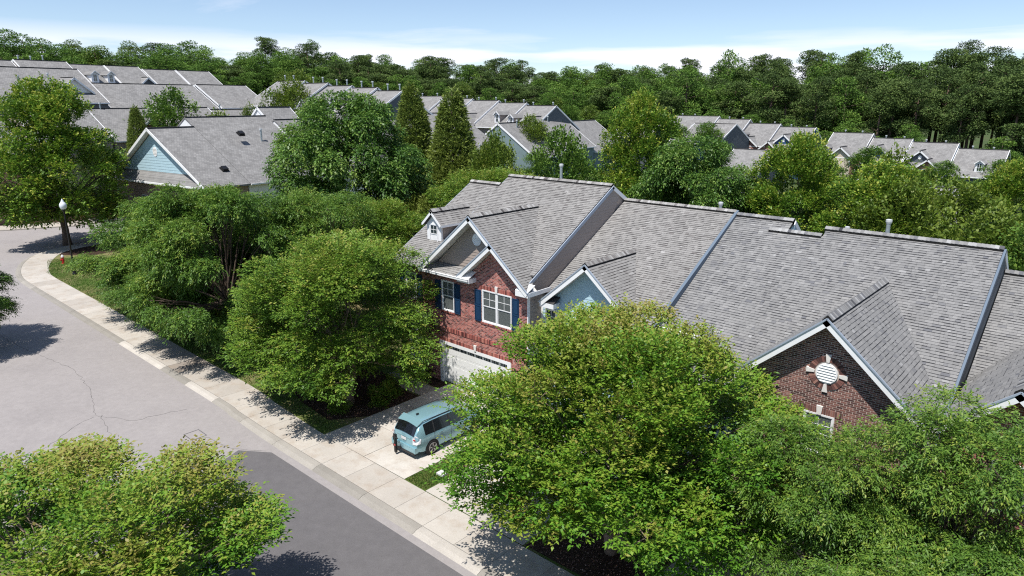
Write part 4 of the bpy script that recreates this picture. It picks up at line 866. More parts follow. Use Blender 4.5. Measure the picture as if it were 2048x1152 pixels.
# ------------------------------------------------------------------ townhouses farther off
M['far_brick'] = brickmat('far_brick', (.24, .09, .07), (.32, .13, .10), (.4, .3, .27), .22, .075, .01, 'XZ')
M['far_taupe'] = M['siding_taupe']; SID = {'navy': M['siding_navy'], 'brick': M['far_brick'], 'cream': M['siding_cream'], 'taupe': M['siding_taupe'], 'slate': M['siding_slate'], 'white': M['white'], 'green': M['siding_green'], 'blue': M['siding_blue']}
def far_house(x, y, gz, L, label, group, rz=0, wall='taupe', step='taupe', ridge=10.4, eave=6.0, depth=14.7, gables=(), dormers=(), vents=(), plain=False):
    """local frame: x along the ridge, front eave at y=0 facing -y"""
    Hh = thing('townhouse', (x, y, gz), label, 'house', group, rz=rz, org=(0, 0, 0)); hd = depth/2; sl = (ridge-eave)/hd; ov = .4
    w_ = MB(); w_.box((.0, ov, -3), (L, depth-ov, eave+sl*ov-.2)); w_.prism([(0, ov, eave+sl*ov-.2), (0, depth-ov, eave+sl*ov-.2), (0, hd, ridge-.2)], (.1, 0, 0)); w_.prism([(L-.1, ov, eave+sl*ov-.2), (L-.1, depth-ov, eave+sl*ov-.2), (L-.1, hd, ridge-.2)], (.1, 0, 0)); w_.build('wall', SID[wall], Hh)
    d = MB(); d.prism([(-.05, 0, eave), (L+.02, 0, eave), (L+.02, hd, ridge), (-.05, hd, ridge)], (0, 0, -.18)); d.prism([(-.05, hd, ridge), (L+.02, hd, ridge), (L+.02, depth, eave), (-.05, depth, eave)], (0, 0, -.18)); roof = d.build('roof', M['far_shingle'], Hh)
    rc = MB(); rc.beam((-.05, hd-.03, ridge+.02), (L+.02, hd-.03, ridge+.02), .34, .07); rc.build('ridge_cap', M['deck'], roof)
    for X in (() if plain else (-.09, L+.06)):
        t = MB(); t.beam((X, -.02, eave+.03), (X, hd, ridge+.03), .08, .26, drop=1); t.build('barge_board', M['white'], Hh); t = MB(); t.beam((X, hd, ridge+.03), (X, depth, eave+.03), .08, .26, drop=1); t.build('barge_board', M['white'], Hh)
    t = MB(); t.box((-.02, -.12, eave-.17), (L, -.004, eave-.01)); t.build('gutter', M['white'], Hh)
    for (gx, hw, az, c) in gables:
        gs = .85; Ye = min(hd, (az-eave)/sl); zt = az-gs*hw; Yt = max(.1, (zt-eave)/sl); yf = -.5 if zt <= eave+.6 else (zt-eave)/sl-.4
        g = MB()
        for s in (-1, 1): g.prism([(gx, yf, az), (gx, Ye, az), (gx+s*hw, Yt, zt), (gx+s*hw, yf, zt)], (0, 0, -.15))
        go = g.build('gable_roof', M['far_shingle'], Hh); rc = MB(); rc.beam((gx, yf, az+.02), (gx, Ye-.1, az+.02), .3, .06); rc.build('ridge_cap', M['deck'], go)
        g = MB(); g.prism([(gx-hw+.25, yf+.4, zt+.05), (gx+hw-.25, yf+.4, zt+.05), (gx, yf+.4, az-.18)], (0, .1, 0))
        if zt <= eave+.8: g.box((gx-hw+.3, yf+.4, -3), (gx+hw-.3, ov, zt+.05))
        g.build('gable_wall', SID[c], Hh); g = MB()
        g.beam((gx-hw-.02, yf-.03, zt), (gx, yf-.03, az), .06, .24, drop=1); g.beam((gx, yf-.03, az), (gx+hw+.02, yf-.03, zt), .06, .24, drop=1); g.build('gable_trim', M['white'], go)
        if c in ('navy', 'taupe', 'slate') and hw > 1.6:
            v = MB(); v.disc((gx, az-.45-hw*.32), .3, .36, yf+.36, yf+.4, 14); v.build('gable_vent', M['white'], Hh)
        if c == 'brick' and zt <= eave+.8:
            v = MB(); v.box((gx-.75, yf+.34, eave-2), (gx+.75, yf+.4, eave-.5)); wv = v.build('window', M['white'], Hh)
            for q in (-1, 1): v = MB(); v.box((gx+q*.36-.28, yf+.32, eave-1.9), (gx+q*.36+.28, yf+.34, eave-.6)); v.build('pane', M['glass'], wv)
    for (dx, dz) in dormers:     # dz: height of the dormer apex
        yd = max(.9, (dz-2.1-eave)/sl); zb = eave+sl*yd; g = MB()
        g.box((dx-.65, yd, zb-.1), (dx+.65, yd+.1, dz-.55)); g.prism([(dx-.65, yd, dz-.55), (dx+.65, yd, dz-.55), (dx, yd, dz-.06)], (0, .1, 0)); do = g.build('dormer', M['white'], Hh)
        g = MB()
        for s in (-1, 1): g.prism([(dx+s*.6, yd+.1, zb), (dx+s*.6, yd+.1, dz-.55), (dx+s*.6, (dz-.55-eave)/sl, dz-.55)], (-s*.05, 0, 0))
        g.build('dormer_cheek', SID['white' if 'two white' in label else step], do); g = MB()
        for s in (-1, 1): g.prism([(dx, yd-.25, dz), (dx, (dz-eave)/sl, dz), (dx+s*.85, (dz-.68-eave)/sl, dz-.68), (dx+s*.85, yd-.25, dz-.68)], (0, 0, -.1))
        g.build('dormer_roof', M['far_shingle'], do); g = MB()
        for s in (-1, 1): g.beam((dx, yd-.28, dz+.02), (dx+s*.87, yd-.28, dz-.68), .05, .14, drop=1)
        g.build('dormer_trim', M['white'], do)
        zz0, zz1 = zb+.15, dz-.65; v = MB(); v.box((dx-.36, yd-.03, zz0), (dx+.36, yd, zz1)); wv = v.build('window', M['white'], Hh)
        zm = (zz0+zz1)/2
        for (a, b_) in ((zz0+.05, zm-.03), (zm+.03, zz1-.05)):
            for q in (-1, 1): v = MB(); v.box((dx+q*.16-.13, yd-.045, a), (dx+q*.16+.13, yd-.03, b_)); v.build('pane', M['glass'], wv)
    for (vx_, vy, h_) in vents:
        zz = (eave+sl*vy if vy < hd else ridge-sl*(vy-hd)); b_ = MB(); b_.tube([(vx_, vy, zz-.2), (vx_, vy, zz+h_)], .11, 8); o = b_.build('vent_pipe', M['zinc'], Hh); b_ = MB(); b_.tube([(vx_, vy, zz+h_-.05), (vx_, vy, zz+h_+.15)], .18, 8); b_.build('vent_cap', M['pipe_cap'], o)
    return Hh
HD = 7.35
def row(units, Yr, group, **kw):
    for (x0, x1, z, label, o) in units: far_house(x0, Yr-HD, z-10.4, x1-x0, label, group, **{**kw, **o})
P_ = 'behind'
row([(-83.3, -71.8, 11.76, 'grey roofed townhouse with one white dormer, first of the far right row', dict(dormers=[(8.6, 8.9)], gables=[(2.4, 2.4, 8.0, 'navy')])),
     (-71.6, -64.5, 11.17, 'grey roofed townhouse second from the left in the far right row, behind a green treetop', dict(gables=[(3.5, 2.2, 8.4, 'taupe')])),
     (-64.4, -57.7, 10.36, 'far townhouse with white dormer beside a small red brick gable', dict(dormers=[(.9, 8.9)], gables=[(3.0, 2.3, 7.9, 'brick')])),
     (-57.6, -50.3, 9.77, 'far townhouse with navy gable, round vent and a small brick gable', dict(gables=[(.6, 2.0, 7.7, 'brick'), (3.0, 2.4, 9.1, 'navy')], wall='navy')),
     (-46.6, -39.2, 8.93, 'far townhouse with pale front gable, just right of the gap in the row', dict(gables=[(3.9, 2.3, 8.0, 'cream')], dormers=[(.7, 8.3)])),
     (-39.0, -32.2, 8.08, 'far townhouse with deep blue gable and round vent behind yellow-green treetops', dict(gables=[(.0, 2.0, 7.9, 'brick'), (2.3, 2.5, 9.3, 'navy')], wall='blue')),
     (-32.0, -24.6, 7.56, 'far townhouse with slate gable and brick lower gable near the right edge', dict(gables=[(2.6, 2.6, 9.2, 'slate'), (4.3, 1.8, 7.8, 'brick')], wall='blue')),
     (-24.4, -16.8, 6.67, 'last far townhouse at the right with one white dormer', dict(dormers=[(4.4, 8.9)], gables=[(-.4, 1.8, 7.2, 'white')], wall='slate'))], 150, 'far right row of townhouses', vents=((2, 7.9, .7), (5.2, 7.9, .6)))
row([(-123.8, -114.5, 18.65, 'left end townhouse of the hill row with white dormer, under the wood', dict(dormers=[(7.5, 8.9)])),
     (-114.3, -107.2, 18.13, 'second townhouse of the hill row, small dormer, two tall vent pipes', dict(dormers=[(2.0, 8.9)])),
     (-107.1, -100.2, 17.58, 'middle townhouse of the hill row with small white front gable', dict(gables=[(1.5, 1.7, 8.2, 'white')])),
     (-100.0, -93.3, 17.17, 'fourth townhouse of the hill row with a white dormer', dict(dormers=[(3.0, 8.9)])),
     (-93.1, -87.0, 16.64, 'right end townhouse of the hill row, plain grey roof', dict())], 71, 'hill row of townhouses', vents=((2.2, 7.6, 1.1), (5.2, 7.6, 1.0)), wall='slate')
row([(-127, -120, 16.6, 'left end townhouse of the middle far row partly behind a conifer', dict()),
     (-119.7, -110.9, 16.08, 'middle far row townhouse with white gable between the two conifers', dict(gables=[(1.6, 2.3, 9.1, 'taupe')])),
     (-110.6, -102.7, 15.55, 'plain grey roofed townhouse just right of the second tall conifer', dict()),
     (-102.4, -95.3, 15.18, 'middle far row townhouse with dormer and cream gable', dict(dormers=[(.9, 8.9)], gables=[(5.0, 2.5, 8.0, 'cream')])),
     (-95.1, -88.1, 14.73, 'middle far row townhouse with one dormer above a bright green tree', dict(dormers=[(4.9, 8.9)])),
     (-87.9, -80.9, 14.25, 'right end townhouse of the middle far row with dormer and low gable', dict(dormers=[(1.2, 8.9)], gables=[(4.4, 1.6, 7.6, 'white')], wall='slate'))], 102, 'middle far row of townhouses', vents=((1.2, 7.7, .7), (6, 7.7, .7)))
def rrow(units, Xr, group, depth=14.7, eave=6.0, ridge=10.4, **kw):
    """ridge along the side street: local x -> rotated +Y, front faces rotated +X"""
    for (y0, y1, z, label, o) in units:
        k = {**dict(eave=eave, ridge=ridge, depth=depth), **kw, **o}; xx, yy = rw(Xr+k['depth']/2, y0); far_house(xx, yy, z-k['ridge'], y1-y0, label, group, rz=ROT+math.pi/2, **k)
for q_ in [(45.5, 56.3, 13.25, 'tall grey roofed unit directly behind the pale blue gable', dict(vents=((6.6, 6.6, 1.3), (9.0, 5.6, .25), (9.4, 5.2, .4)))),
      (57, 66, 12.75, 'grey roofed unit hidden behind the big round leafy tree', dict()), (66.2, 74, 13.4, 'grey roofed unit right of the big round tree top', dict()),
      (74.3, 83.8, 12.4, 'lower grey roof just left of the first tall conifer', dict()), (84.1, 95.2, 13.15, 'long grey roof running behind the two tall conifers', dict(vents=((3, 4, .3), (6, 2.5, .3))))]:
    k_ = (q_[2]-6.4)/.609; rrow([(q_[0], q_[1], q_[2], q_[3], {**q_[4], 'ridge': q_[2], 'depth': 2*k_})], -65.25-k_, 'row behind the pale blue gable', eave=6.4, wall='white', plain=True)
rrow([(95.5, 104, 11.5, 'townhouse with grey green side gable right of the conifers', dict(wall='green', step='green', vents=((4, 6.7, 1.1),))), (104.3, 116, 12.4, 'long grey roof right of the green side gable', dict(vents=((5, 6.5, .8),))), (116.3, 130, 11.3, 'grey roof behind the yellow-green maple top', dict())], -68.0, 'row right of the conifers', ridge=11.4, eave=5.9, depth=15.6, wall='green')
rrow([(27, 39.5, 12.6, 'grey roof cut off by the left edge beside the maple', dict(wall='brick')), (39.7, 49, 14.5, 'grey roof with white barge behind the maple top', dict()), (49.3, 58.2, 14.0, 'grey roof right of the maple crown', dict(gables=[(6.5, 2.4, 9.2, 'brick')])),
      (59.3, 68.3, 14.05, 'grey roof with small cream side gable behind the pale blue gable', dict(wall='cream')), (68.6, 77, 13.7, 'low grey roof behind the pale blue gable ridge', dict())], -108, 'second row on the left', wall='taupe', vents=((2, 7.2, .8),))
rrow([(30, 53.5, 19.8, 'large plain grey roof at the left edge with a dark wall below', dict(wall='slate', ridge=11, depth=17, vents=((14, 5, .7), (18, 5.4, .9), (8, 3, .3)), gables=[(20, 2.6, 9.6, 'white')])), (54.5, 72.3, 17.8, 'hillside roof right of the large left roof', dict(ridge=10)), (73, 83, 17.9, 'hillside roof ending at a low white barge', dict(ridge=10))], -118, 'hillside roofs on the left', wall='slate')
rrow([(44, 55, 22, 'highest grey roof at the top left', dict()), (55.5, 64, 22.2, 'high grey roof with a row of vent pipes', dict(vents=((1, 8, 1), (3, 8, 1), (5, 8, 1.2)))), (64.2, 70.6, 21.8, 'hilltop townhouse with two white dormers facing the street', dict(dormers=[(2.0, 9.1), (4.9, 9.1)], step='white')),
      (71.0, 77.4, 21.8, 'hilltop townhouse right of the two white dormers', dict(gables=[(5.0, 1.5, 8.2, 'slate')])), (78.4, 85.1, 21.4, 'hilltop townhouse with white barge beside a small tree', dict()), (85.6, 93, 21.4, 'last hilltop townhouse before the wood', dict())], -145, 'hilltop row on the left', wall='taupe')
# roofs in the right middle distance
far_house(-54.0, 112.6, -3.6, 7.2, 'grey roof partly hidden in front of the far brick gables', 'single roofs among the trees', wall='slate', ridge=10.4); far_house(-65.5, 114.5, -2.0, 5.5, 'second grey roof among the treetops in front of the far row', 'single roofs among the trees', wall='navy', ridge=10.3, eave=7.9, depth=6)
far_house(-17.3, 82, -4.5, 6.2, 'low grey roof with vent pipes among the right-hand treetops', 'single roofs among the trees', wall='slate', ridge=10.2, vents=((3, 6.2, .9), (6, 3, .8)))
far_house(-24.4, 84, -3.4, 6.4, 'small low grey roof with blue end gable behind the right-hand maple', 'single roofs among the trees', wall='blue', ridge=10.2)
far_house(-81, 120, 2.2, 9, 'small grey roof beyond the green gabled house', 'single roofs among the trees', wall='slate', ridge=9.6); far_house(-70, 128, 1.2, 9, 'small low grey roof left of the far right row', 'single roofs among the trees', wall='slate', ridge=9.4)
wx, wy = rw(-77, 57.3); far_house(wx, wy, 3.4, 5, 'white sided roof gable poking above the row left of the big tree', 'single roofs among the trees', rz=ROT+math.pi/2, wall='white', ridge=10.9, eave=9.0, depth=4.5)

# ---- the near end of that row: pale blue gable facing us
xx, yy = rw(-74.8+9.55, 40.0); HB = thing('townhouse', (xx, yy, 0), 'pale blue sided gable end with round vent, low brick wall and wide grey roof', 'house', rz=ROT+math.pi/2, org=(0, 0, 0))
LB, dB, rB, eB = 5.4, 19.1, 12.22, 6.4; hd = dB/2; slB = (rB-eB)/hd
w_ = MB(); w_.box((.55, .5, -1), (LB, dB-.5, eB-.2)); w_.build('wall', brickmat('tan_brick', (.26, .18, .14), (.34, .25, .2), (.42, .36, .32), .22, .075, .01, 'XZ'), HB)
d = MB(); d.prism([(0, 0, eB), (LB, 0, eB), (LB, hd, rB), (0, hd, rB)], (0, 0, -.18)); d.prism([(0, hd, rB), (LB, hd, rB), (LB, dB, eB), (0, dB, eB)], (0, 0, -.18)); rfB = d.build('roof', M['far_shingle'], HB)
rc = MB(); rc.beam((0, hd, rB+.03), (LB, hd, rB+.03), .36, .09); rc.build('ridge_cap', M['deck'], rfB)
t = MB(); t.beam((-.03, -.05, eB+.02), (-.03, hd, rB+.04), .06, .28, drop=1); t.beam((-.03, hd, rB+.04), (-.03, dB+.05, eB+.02), .06, .28, drop=1); t.build('barge_board', M['white'], HB)
t = MB()
for y0, z0, y1, z1 in ((0, eB, hd, rB), (dB, eB, hd, rB)): t.hexa([(0, y0, z0-.2), (.62, y0, z0-.2), (.62, y1, z1-.2), (0, y1, z1-.2), (0, y0, z0-.185), (.62, y0, z0-.185), (.62, y1, z1-.185), (0, y1, z1-.185)])
t.build('soffit', M['soffit'], HB)
gw = MB(); gw.prism([(.62, 1.3, 6.5), (.62, dB-1.3, 6.5), (.62, hd, rB-.3)], (.05, 0, 0)); gwo = gw.build('gable_wall', M['siding_blue'], HB)
SPB = Plane((.615, 0, 0), (0, -1, 0), (0, 0, 1)); SPB.N = np.array([-1., 0, 0])
zb0 = 7.55; hwB = (rB-.3-zb0)/slB
lay_siding(SPB, [(-(hd+hwB), zb0), (-(hd-hwB), zb0), (-hd, rB-.35)], gwo, M['siding_blue'], .3)
pv = MB(); pv.prism([(-.15, .5, 6.45), (.62, .5+1.6, 7.55), (.62, dB-2.1, 7.55), (-.15, dB-.5, 6.45)], (0, 0, -.1)); pv.build('pent_roof', M['far_shingle'], HB)
t = MB(); t.box((-.28, .3, 6.28), (-.15, dB-.3, 6.46)); t.build('gutter', M['white'], HB)
t = MB(); t.prism([(.56, hd+.42*math.cos(a), 9.7+.52*math.sin(a)) for a in np.linspace(0, 2*math.pi, 20, endpoint=False)], (.05, 0, 0)); vt = t.build('gable_vent', M['white'], HB)
t = MB()
for k in range(5): t.box((.545, hd-.3, 9.4+k*.14), (.56, hd+.3, 9.46+k*.14))
t.build('louvre', M['soffit'], vt)
t = MB(); t.tube([(.3, dB-.4, 6.3), (.45, dB-.7, 5.6), (.45, dB-.7, 0)], .06, 6); t.build('downpipe', M['white'], HB)
for y_ in (4, 12.2): t = MB(); t.box((.5, y_, 3.2), (.55, y_+1.2, 4.8)); wv = t.build('window', M['white'], HB); t = MB(); t.box((.48, y_+.1, 3.3), (.5, y_+1.1, 4.7)); t.build('pane', M['glass'], wv)
for (bx, by) in ((9.5, 6.3), (10.5, 2.4)):   # square box vents on the big roof
    pass
def box_vent(xr, yr, zr):
    x_, y_ = rw(xr, yr); b_ = MB(); a = slB
    b_.box((-.28, -.3, .05), (.28, .3, .24)); b_.box((-.36, -.38, -.12), (.36, .38, .05)); o = b_.build('roof_vent', M['black']); o.location = (x_, y_, zr); o.rotation_euler = (R(0), R(31), ROT)
    return o
for k, (xr, yr) in enumerate(((-71.6, 49.2), (-67.6, 44.0))):
    zr_ = 13.25-slB*(xr+74.8) if k == 0 else 12.25-slB*(xr+74.8)
    o = box_vent(xr, yr, zr_+.08); tag(o, ['small black box vent on the grey roof near the ridge', 'small black box vent low on the grey roof by the pale blue gable'][k], 'roof vent', 'black box vents')

# ------------------------------------------------------------------ trees
def blobs(rg, n, Rr, zlo, zhi, br, prof):
    C = []; 
    for _ in range(n*60):
        if len(C) >= n: break
        h = rg.uniform(0, 1); rad = prof(h)*Rr; a = rg.uniform(0, 2*math.pi); q = math.sqrt(rg.uniform(0.02, 1))*rad
        p = np.array([q*math.cos(a), q*math.sin(a), zlo+(zhi-zlo)*h]); rr_ = rg.uniform(*br)*(1 if q < rad*.8 else .85)
        if all(np.linalg.norm((p-c[0])*np.array([1, 1, 1.2])) > .55*(rr_+c[1])*.8 for c in C): C.append((p, rr_))
    return C
def crown_mesh(name, seed, Rr, zlo, zhi, nb, br, n_spray, lps, leaf, m, prof, twig=.35, style='up', flat=.75, tipcol=.25, vbase=.42, fill=.35, vnoise=.14, topv=0., sprig=.07):
    rg = np.random.default_rng(seed); C = blobs(rg, nb, Rr, zlo, zhi, br, prof); Cp = np.array([c[0] for c in C]); Cr = np.array([c[1] for c in C])
    idx = rg.choice(len(C), n_spray, p=Cr**2/np.sum(Cr**2)); d = unit(rg.normal(0, 1, (n_spray, 3))+np.array([0, 0, .35])); 
    rr_ = Cr[idx]*np.where(rg.uniform(0, 1, n_spray) < fill, rg.uniform(.3, .85, n_spray), rg.uniform(.82, 1.12, n_spray))*np.where(rg.uniform(0, 1, n_spray) < sprig, rg.uniform(1.1, 1.42, n_spray), 1)
    S = Cp[idx]+d*rr_[:, None]*np.array([1, 1, flat])
    # drop most sprays that sit deep inside another blob
    deep = np.zeros(n_spray, bool)
    for p, q in zip(Cp, Cr): deep |= (np.linalg.norm((S-p)/np.array([1, 1, flat]), axis=1) < q*.6)
    keep = ~deep | (rg.uniform(0, 1, n_spray) < .18); S, d, idx = S[keep], d[keep], idx[keep]; n = len(S)
    ctr = np.array([0, 0, (zlo+zhi)*.45]); out = unit(S-ctr)
    if style == 'up': td = unit(out*.8+d*.5+np.array([0, 0, .55])+rg.normal(0, .35, (n, 3)))
    elif style == 'flat': td = unit(out*np.array([1, 1, .3])+d*.4+np.array([0, 0, .12])+rg.normal(0, .3, (n, 3)))
    elif style == 'droop': td = unit(out*np.array([1.1, 1.1, .3])+d*.4+np.array([0, 0, -.12])+rg.normal(0, .28, (n, 3)))
    else: td = unit(out*.25+np.array([0, 0, 1.])+rg.normal(0, .25, (n, 3)))
    blobv = rg.normal(0, .10, len(C))[idx]; sprv = rg.normal(0, vnoise*.7, n)
    tl = rg.uniform(.7, 1.3, n)*twig
    k = np.arange(lps); f = (k+.5)/lps
    P = S[:, None, :]+td[:, None, :]*(tl[:, None]*f[None, :])[:, :, None]
    side = unit(np.cross(td, np.array([0, 0, 1.])+rg.normal(0, .2, (n, 3)))); up = np.cross(side, td)
    sg = np.where(k % 2 == 0, 1., -1.)
    if style == 'droop': P = P-np.array([0, 0, 1.])*(.35*tl[:, None]*f[None, :]**2)[:, :, None]
    D = side[:, None, :]*sg[None, :, None]*(1.1-.6*f)[None, :, None]+td[:, None, :]*(.35+.7*f)[None, :, None]+rg.normal(0, .33, (n, lps, 3))
    if style == 'droop': D = D+np.array([0, 0, -.35])
    Nn = up[:, None, :]*.55+np.array([0, 0, .65])+rg.normal(0, .38, (n, lps, 3))
    P = P.reshape(-1, 3)+rg.normal(0, leaf[0]*.25, (n*lps, 3)); D = D.reshape(-1, 3); Nn = Nn.reshape(-1, 3)
    L = rg.uniform(.75, 1.25, len(P))*leaf[0]; W = rg.uniform(.75, 1.2, len(P))*leaf[1]
    V = leaf_quads(P, D, Nn, L, W, .15)
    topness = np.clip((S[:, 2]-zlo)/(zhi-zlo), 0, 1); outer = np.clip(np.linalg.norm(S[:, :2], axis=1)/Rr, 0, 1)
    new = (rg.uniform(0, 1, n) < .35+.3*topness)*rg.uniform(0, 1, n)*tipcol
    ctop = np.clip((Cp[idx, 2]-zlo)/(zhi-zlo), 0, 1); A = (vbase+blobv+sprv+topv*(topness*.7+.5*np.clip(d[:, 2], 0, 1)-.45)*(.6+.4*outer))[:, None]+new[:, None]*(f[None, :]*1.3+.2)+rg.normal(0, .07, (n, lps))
    me = quads_obj(name, V, A.reshape(-1), m); return me, C
def trunk_mesh(name, C, base_r, zlo, stems, m, seed, spread=.25, limb=.38, nl=40, wander=.12):
    rg = np.random.default_rng(seed); b = MB(); tops = []
    for s in range(stems):
        a = rg.uniform(0, 6.28); bx = np.array([math.cos(a), math.sin(a), 0])*(.16 if stems > 1 else 0); top = np.array([math.cos(a)*spread*(stems > 1), math.sin(a)*spread*(stems > 1), zlo+.3])
        pts = [bx+np.array([0, 0, -.1])]; 
        for t in (.25, .5, .75, 1): pts.append(bx+(top-bx)*t+rg.normal(0, .04, 3)*np.array([1, 1, 0]))
        r0 = base_r/math.sqrt(stems); b.tube(pts, [r0*1.35, r0*1.05, r0*.95, r0*.88, r0*.8], 10); tops.append((pts[-1], r0*.8))
    Cs = sorted(C, key=lambda c: c[0][2])
    for i, (p, q) in enumerate(Cs[:nl]):
        j = int(np.argmin([np.linalg.norm(p[:2]-t[0][:2]) for t in tops])); s, r0 = tops[j]; hmid = s+np.array([(p-s)[0]*.35, (p-s)[1]*.35, max(.3, (p-s)[2]*.55)])
        e = p+rg.normal(0, .1, 3); n = 6; pts = []
        for t in np.linspace(0, 1, n): pts.append((1-t)**2*s+2*t*(1-t)*hmid+t*t*e+rg.normal(0, wander, 3)*(t > 0)*(t < 1)*.5)
        rr_ = r0*limb*(.5+.5*q/max(c[1] for c in C)); b.tube(pts, [rr_*(1-.8*t)+.006 for t in np.linspace(0, 1, n)], 6, caps=False)
        for _ in range(5):
            f = pts[rg.integers(2, n)]; g = p+unit(rg.normal(0, 1, 3)+np.array([0, 0, .3]))*q*.85; mid = (f+g)/2+rg.normal(0, .08, 3); b.tube([f, mid, g], [rr_*.3+.006, rr_*.2+.004, .005], 4, caps=False)
    return b.mesh(name, m, smooth=True)
pr_round = lambda h: math.sqrt(max(.05, 1-(2*h-.9)**2/1.25))
pr_vase = lambda h: (.55+.55*math.sin(min(1, h*1.15)*math.pi*.62))*(1 if h < .75 else 1-(h-.75)*1.6)
pr_dome = lambda h: .98*math.sqrt(max(.03, 1-max(0, h-.15)**2/.85)) if h > .15 else .8+h
pr_cone = lambda h: max(.08, (1-h)**.8)
pr_egg = lambda h: max(.12, math.sin(math.pi*min(1, (.14+h*.86))**.8)**.6)
KIND = {}
def kind(key, bark, trunkargs, **kw):
    me, C = crown_mesh(key+'_crown', **kw); tm = trunk_mesh(key+'_trunk', C, m=M[bark], seed=kw['seed']+1, **trunkargs); KIND[key] = (me, tm, kw['zhi'], kw['Rr'])
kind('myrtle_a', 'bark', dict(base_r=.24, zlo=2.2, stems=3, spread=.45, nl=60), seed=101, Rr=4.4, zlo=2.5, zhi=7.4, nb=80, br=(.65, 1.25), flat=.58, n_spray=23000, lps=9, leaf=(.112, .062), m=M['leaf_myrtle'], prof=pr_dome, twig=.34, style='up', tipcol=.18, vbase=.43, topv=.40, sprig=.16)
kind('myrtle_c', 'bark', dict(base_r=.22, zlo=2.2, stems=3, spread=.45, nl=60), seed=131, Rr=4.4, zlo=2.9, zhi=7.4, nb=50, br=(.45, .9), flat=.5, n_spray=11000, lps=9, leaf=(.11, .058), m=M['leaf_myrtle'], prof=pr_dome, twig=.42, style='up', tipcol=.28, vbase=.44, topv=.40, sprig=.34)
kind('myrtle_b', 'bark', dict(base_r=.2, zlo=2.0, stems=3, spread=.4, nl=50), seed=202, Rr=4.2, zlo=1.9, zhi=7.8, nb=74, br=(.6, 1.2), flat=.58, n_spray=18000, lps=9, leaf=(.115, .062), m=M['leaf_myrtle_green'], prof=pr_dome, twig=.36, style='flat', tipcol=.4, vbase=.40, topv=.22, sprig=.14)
kind('pinnate_a', 'bark_dark', dict(base_r=.22, zlo=2.2, stems=1, nl=60), seed=303, Rr=4.4, zlo=2.0, zhi=8.6, nb=56, br=(.6, 1.25), flat=.5, n_spray=14500, lps=13, leaf=(.14, .052), m=M['leaf_pinnate'], prof=pr_dome, twig=.52, style='droop', tipcol=.45, vbase=.38, fill=.3, sprig=.1)
kind('pinnate_b', 'bark_dark', dict(base_r=.2, zlo=2.0, stems=1, nl=50), seed=404, Rr=3.6, zlo=1.8, zhi=7.2, nb=44, br=(.5, 1.05), flat=.5, n_spray=8500, lps=13, leaf=(.12, .042), m=M['leaf_pinnate'], prof=pr_dome, twig=.5, style='droop', tipcol=.4, vbase=.43, fill=.3, sprig=.12)
kind('maple_a', 'bark_dark', dict(base_r=.3, zlo=2.4, stems=1, nl=40), seed=505, Rr=5.4, zlo=2.4, zhi=13.5, nb=100, br=(.7, 1.3), n_spray=12500, lps=6, leaf=(.22, .17), m=M['leaf_maple'], prof=pr_egg, twig=.5, style='up', tipcol=.6, vbase=.36, fill=.3)
kind('broad_a', 'bark_dark', dict(base_r=.28, zlo=2.6, stems=1, nl=40), seed=606, Rr=5.6, zlo=2.4, zhi=12.5, nb=85, br=(.8, 1.5), n_spray=18500, lps=6, leaf=(.24, .125), m=M['leaf_dark'], prof=pr_round, twig=.5, style='droop', tipcol=.5, vbase=.42, fill=.35)
kind('small_a', 'bark_dark', dict(base_r=.12, zlo=1.2, stems=2, nl=20), seed=707, Rr=2.6, zlo=1.0, zhi=5.5, nb=45, br=(.5, .95), n_spray=3600, lps=6, leaf=(.19, .11), m=M['leaf_olive'], prof=pr_round, twig=.4, style='up', tipcol=.6, vbase=.42)
kind('small_b', 'bark_dark', dict(base_r=.12, zlo=1.2, stems=2, nl=20), seed=717, Rr=2.8, zlo=1.0, zhi=6.2, nb=45, br=(.5, .95), n_spray=3600, lps=6, leaf=(.20, .10), m=M['leaf_far'], prof=pr_egg, twig=.4, style='up', tipcol=.7, vbase=.45)
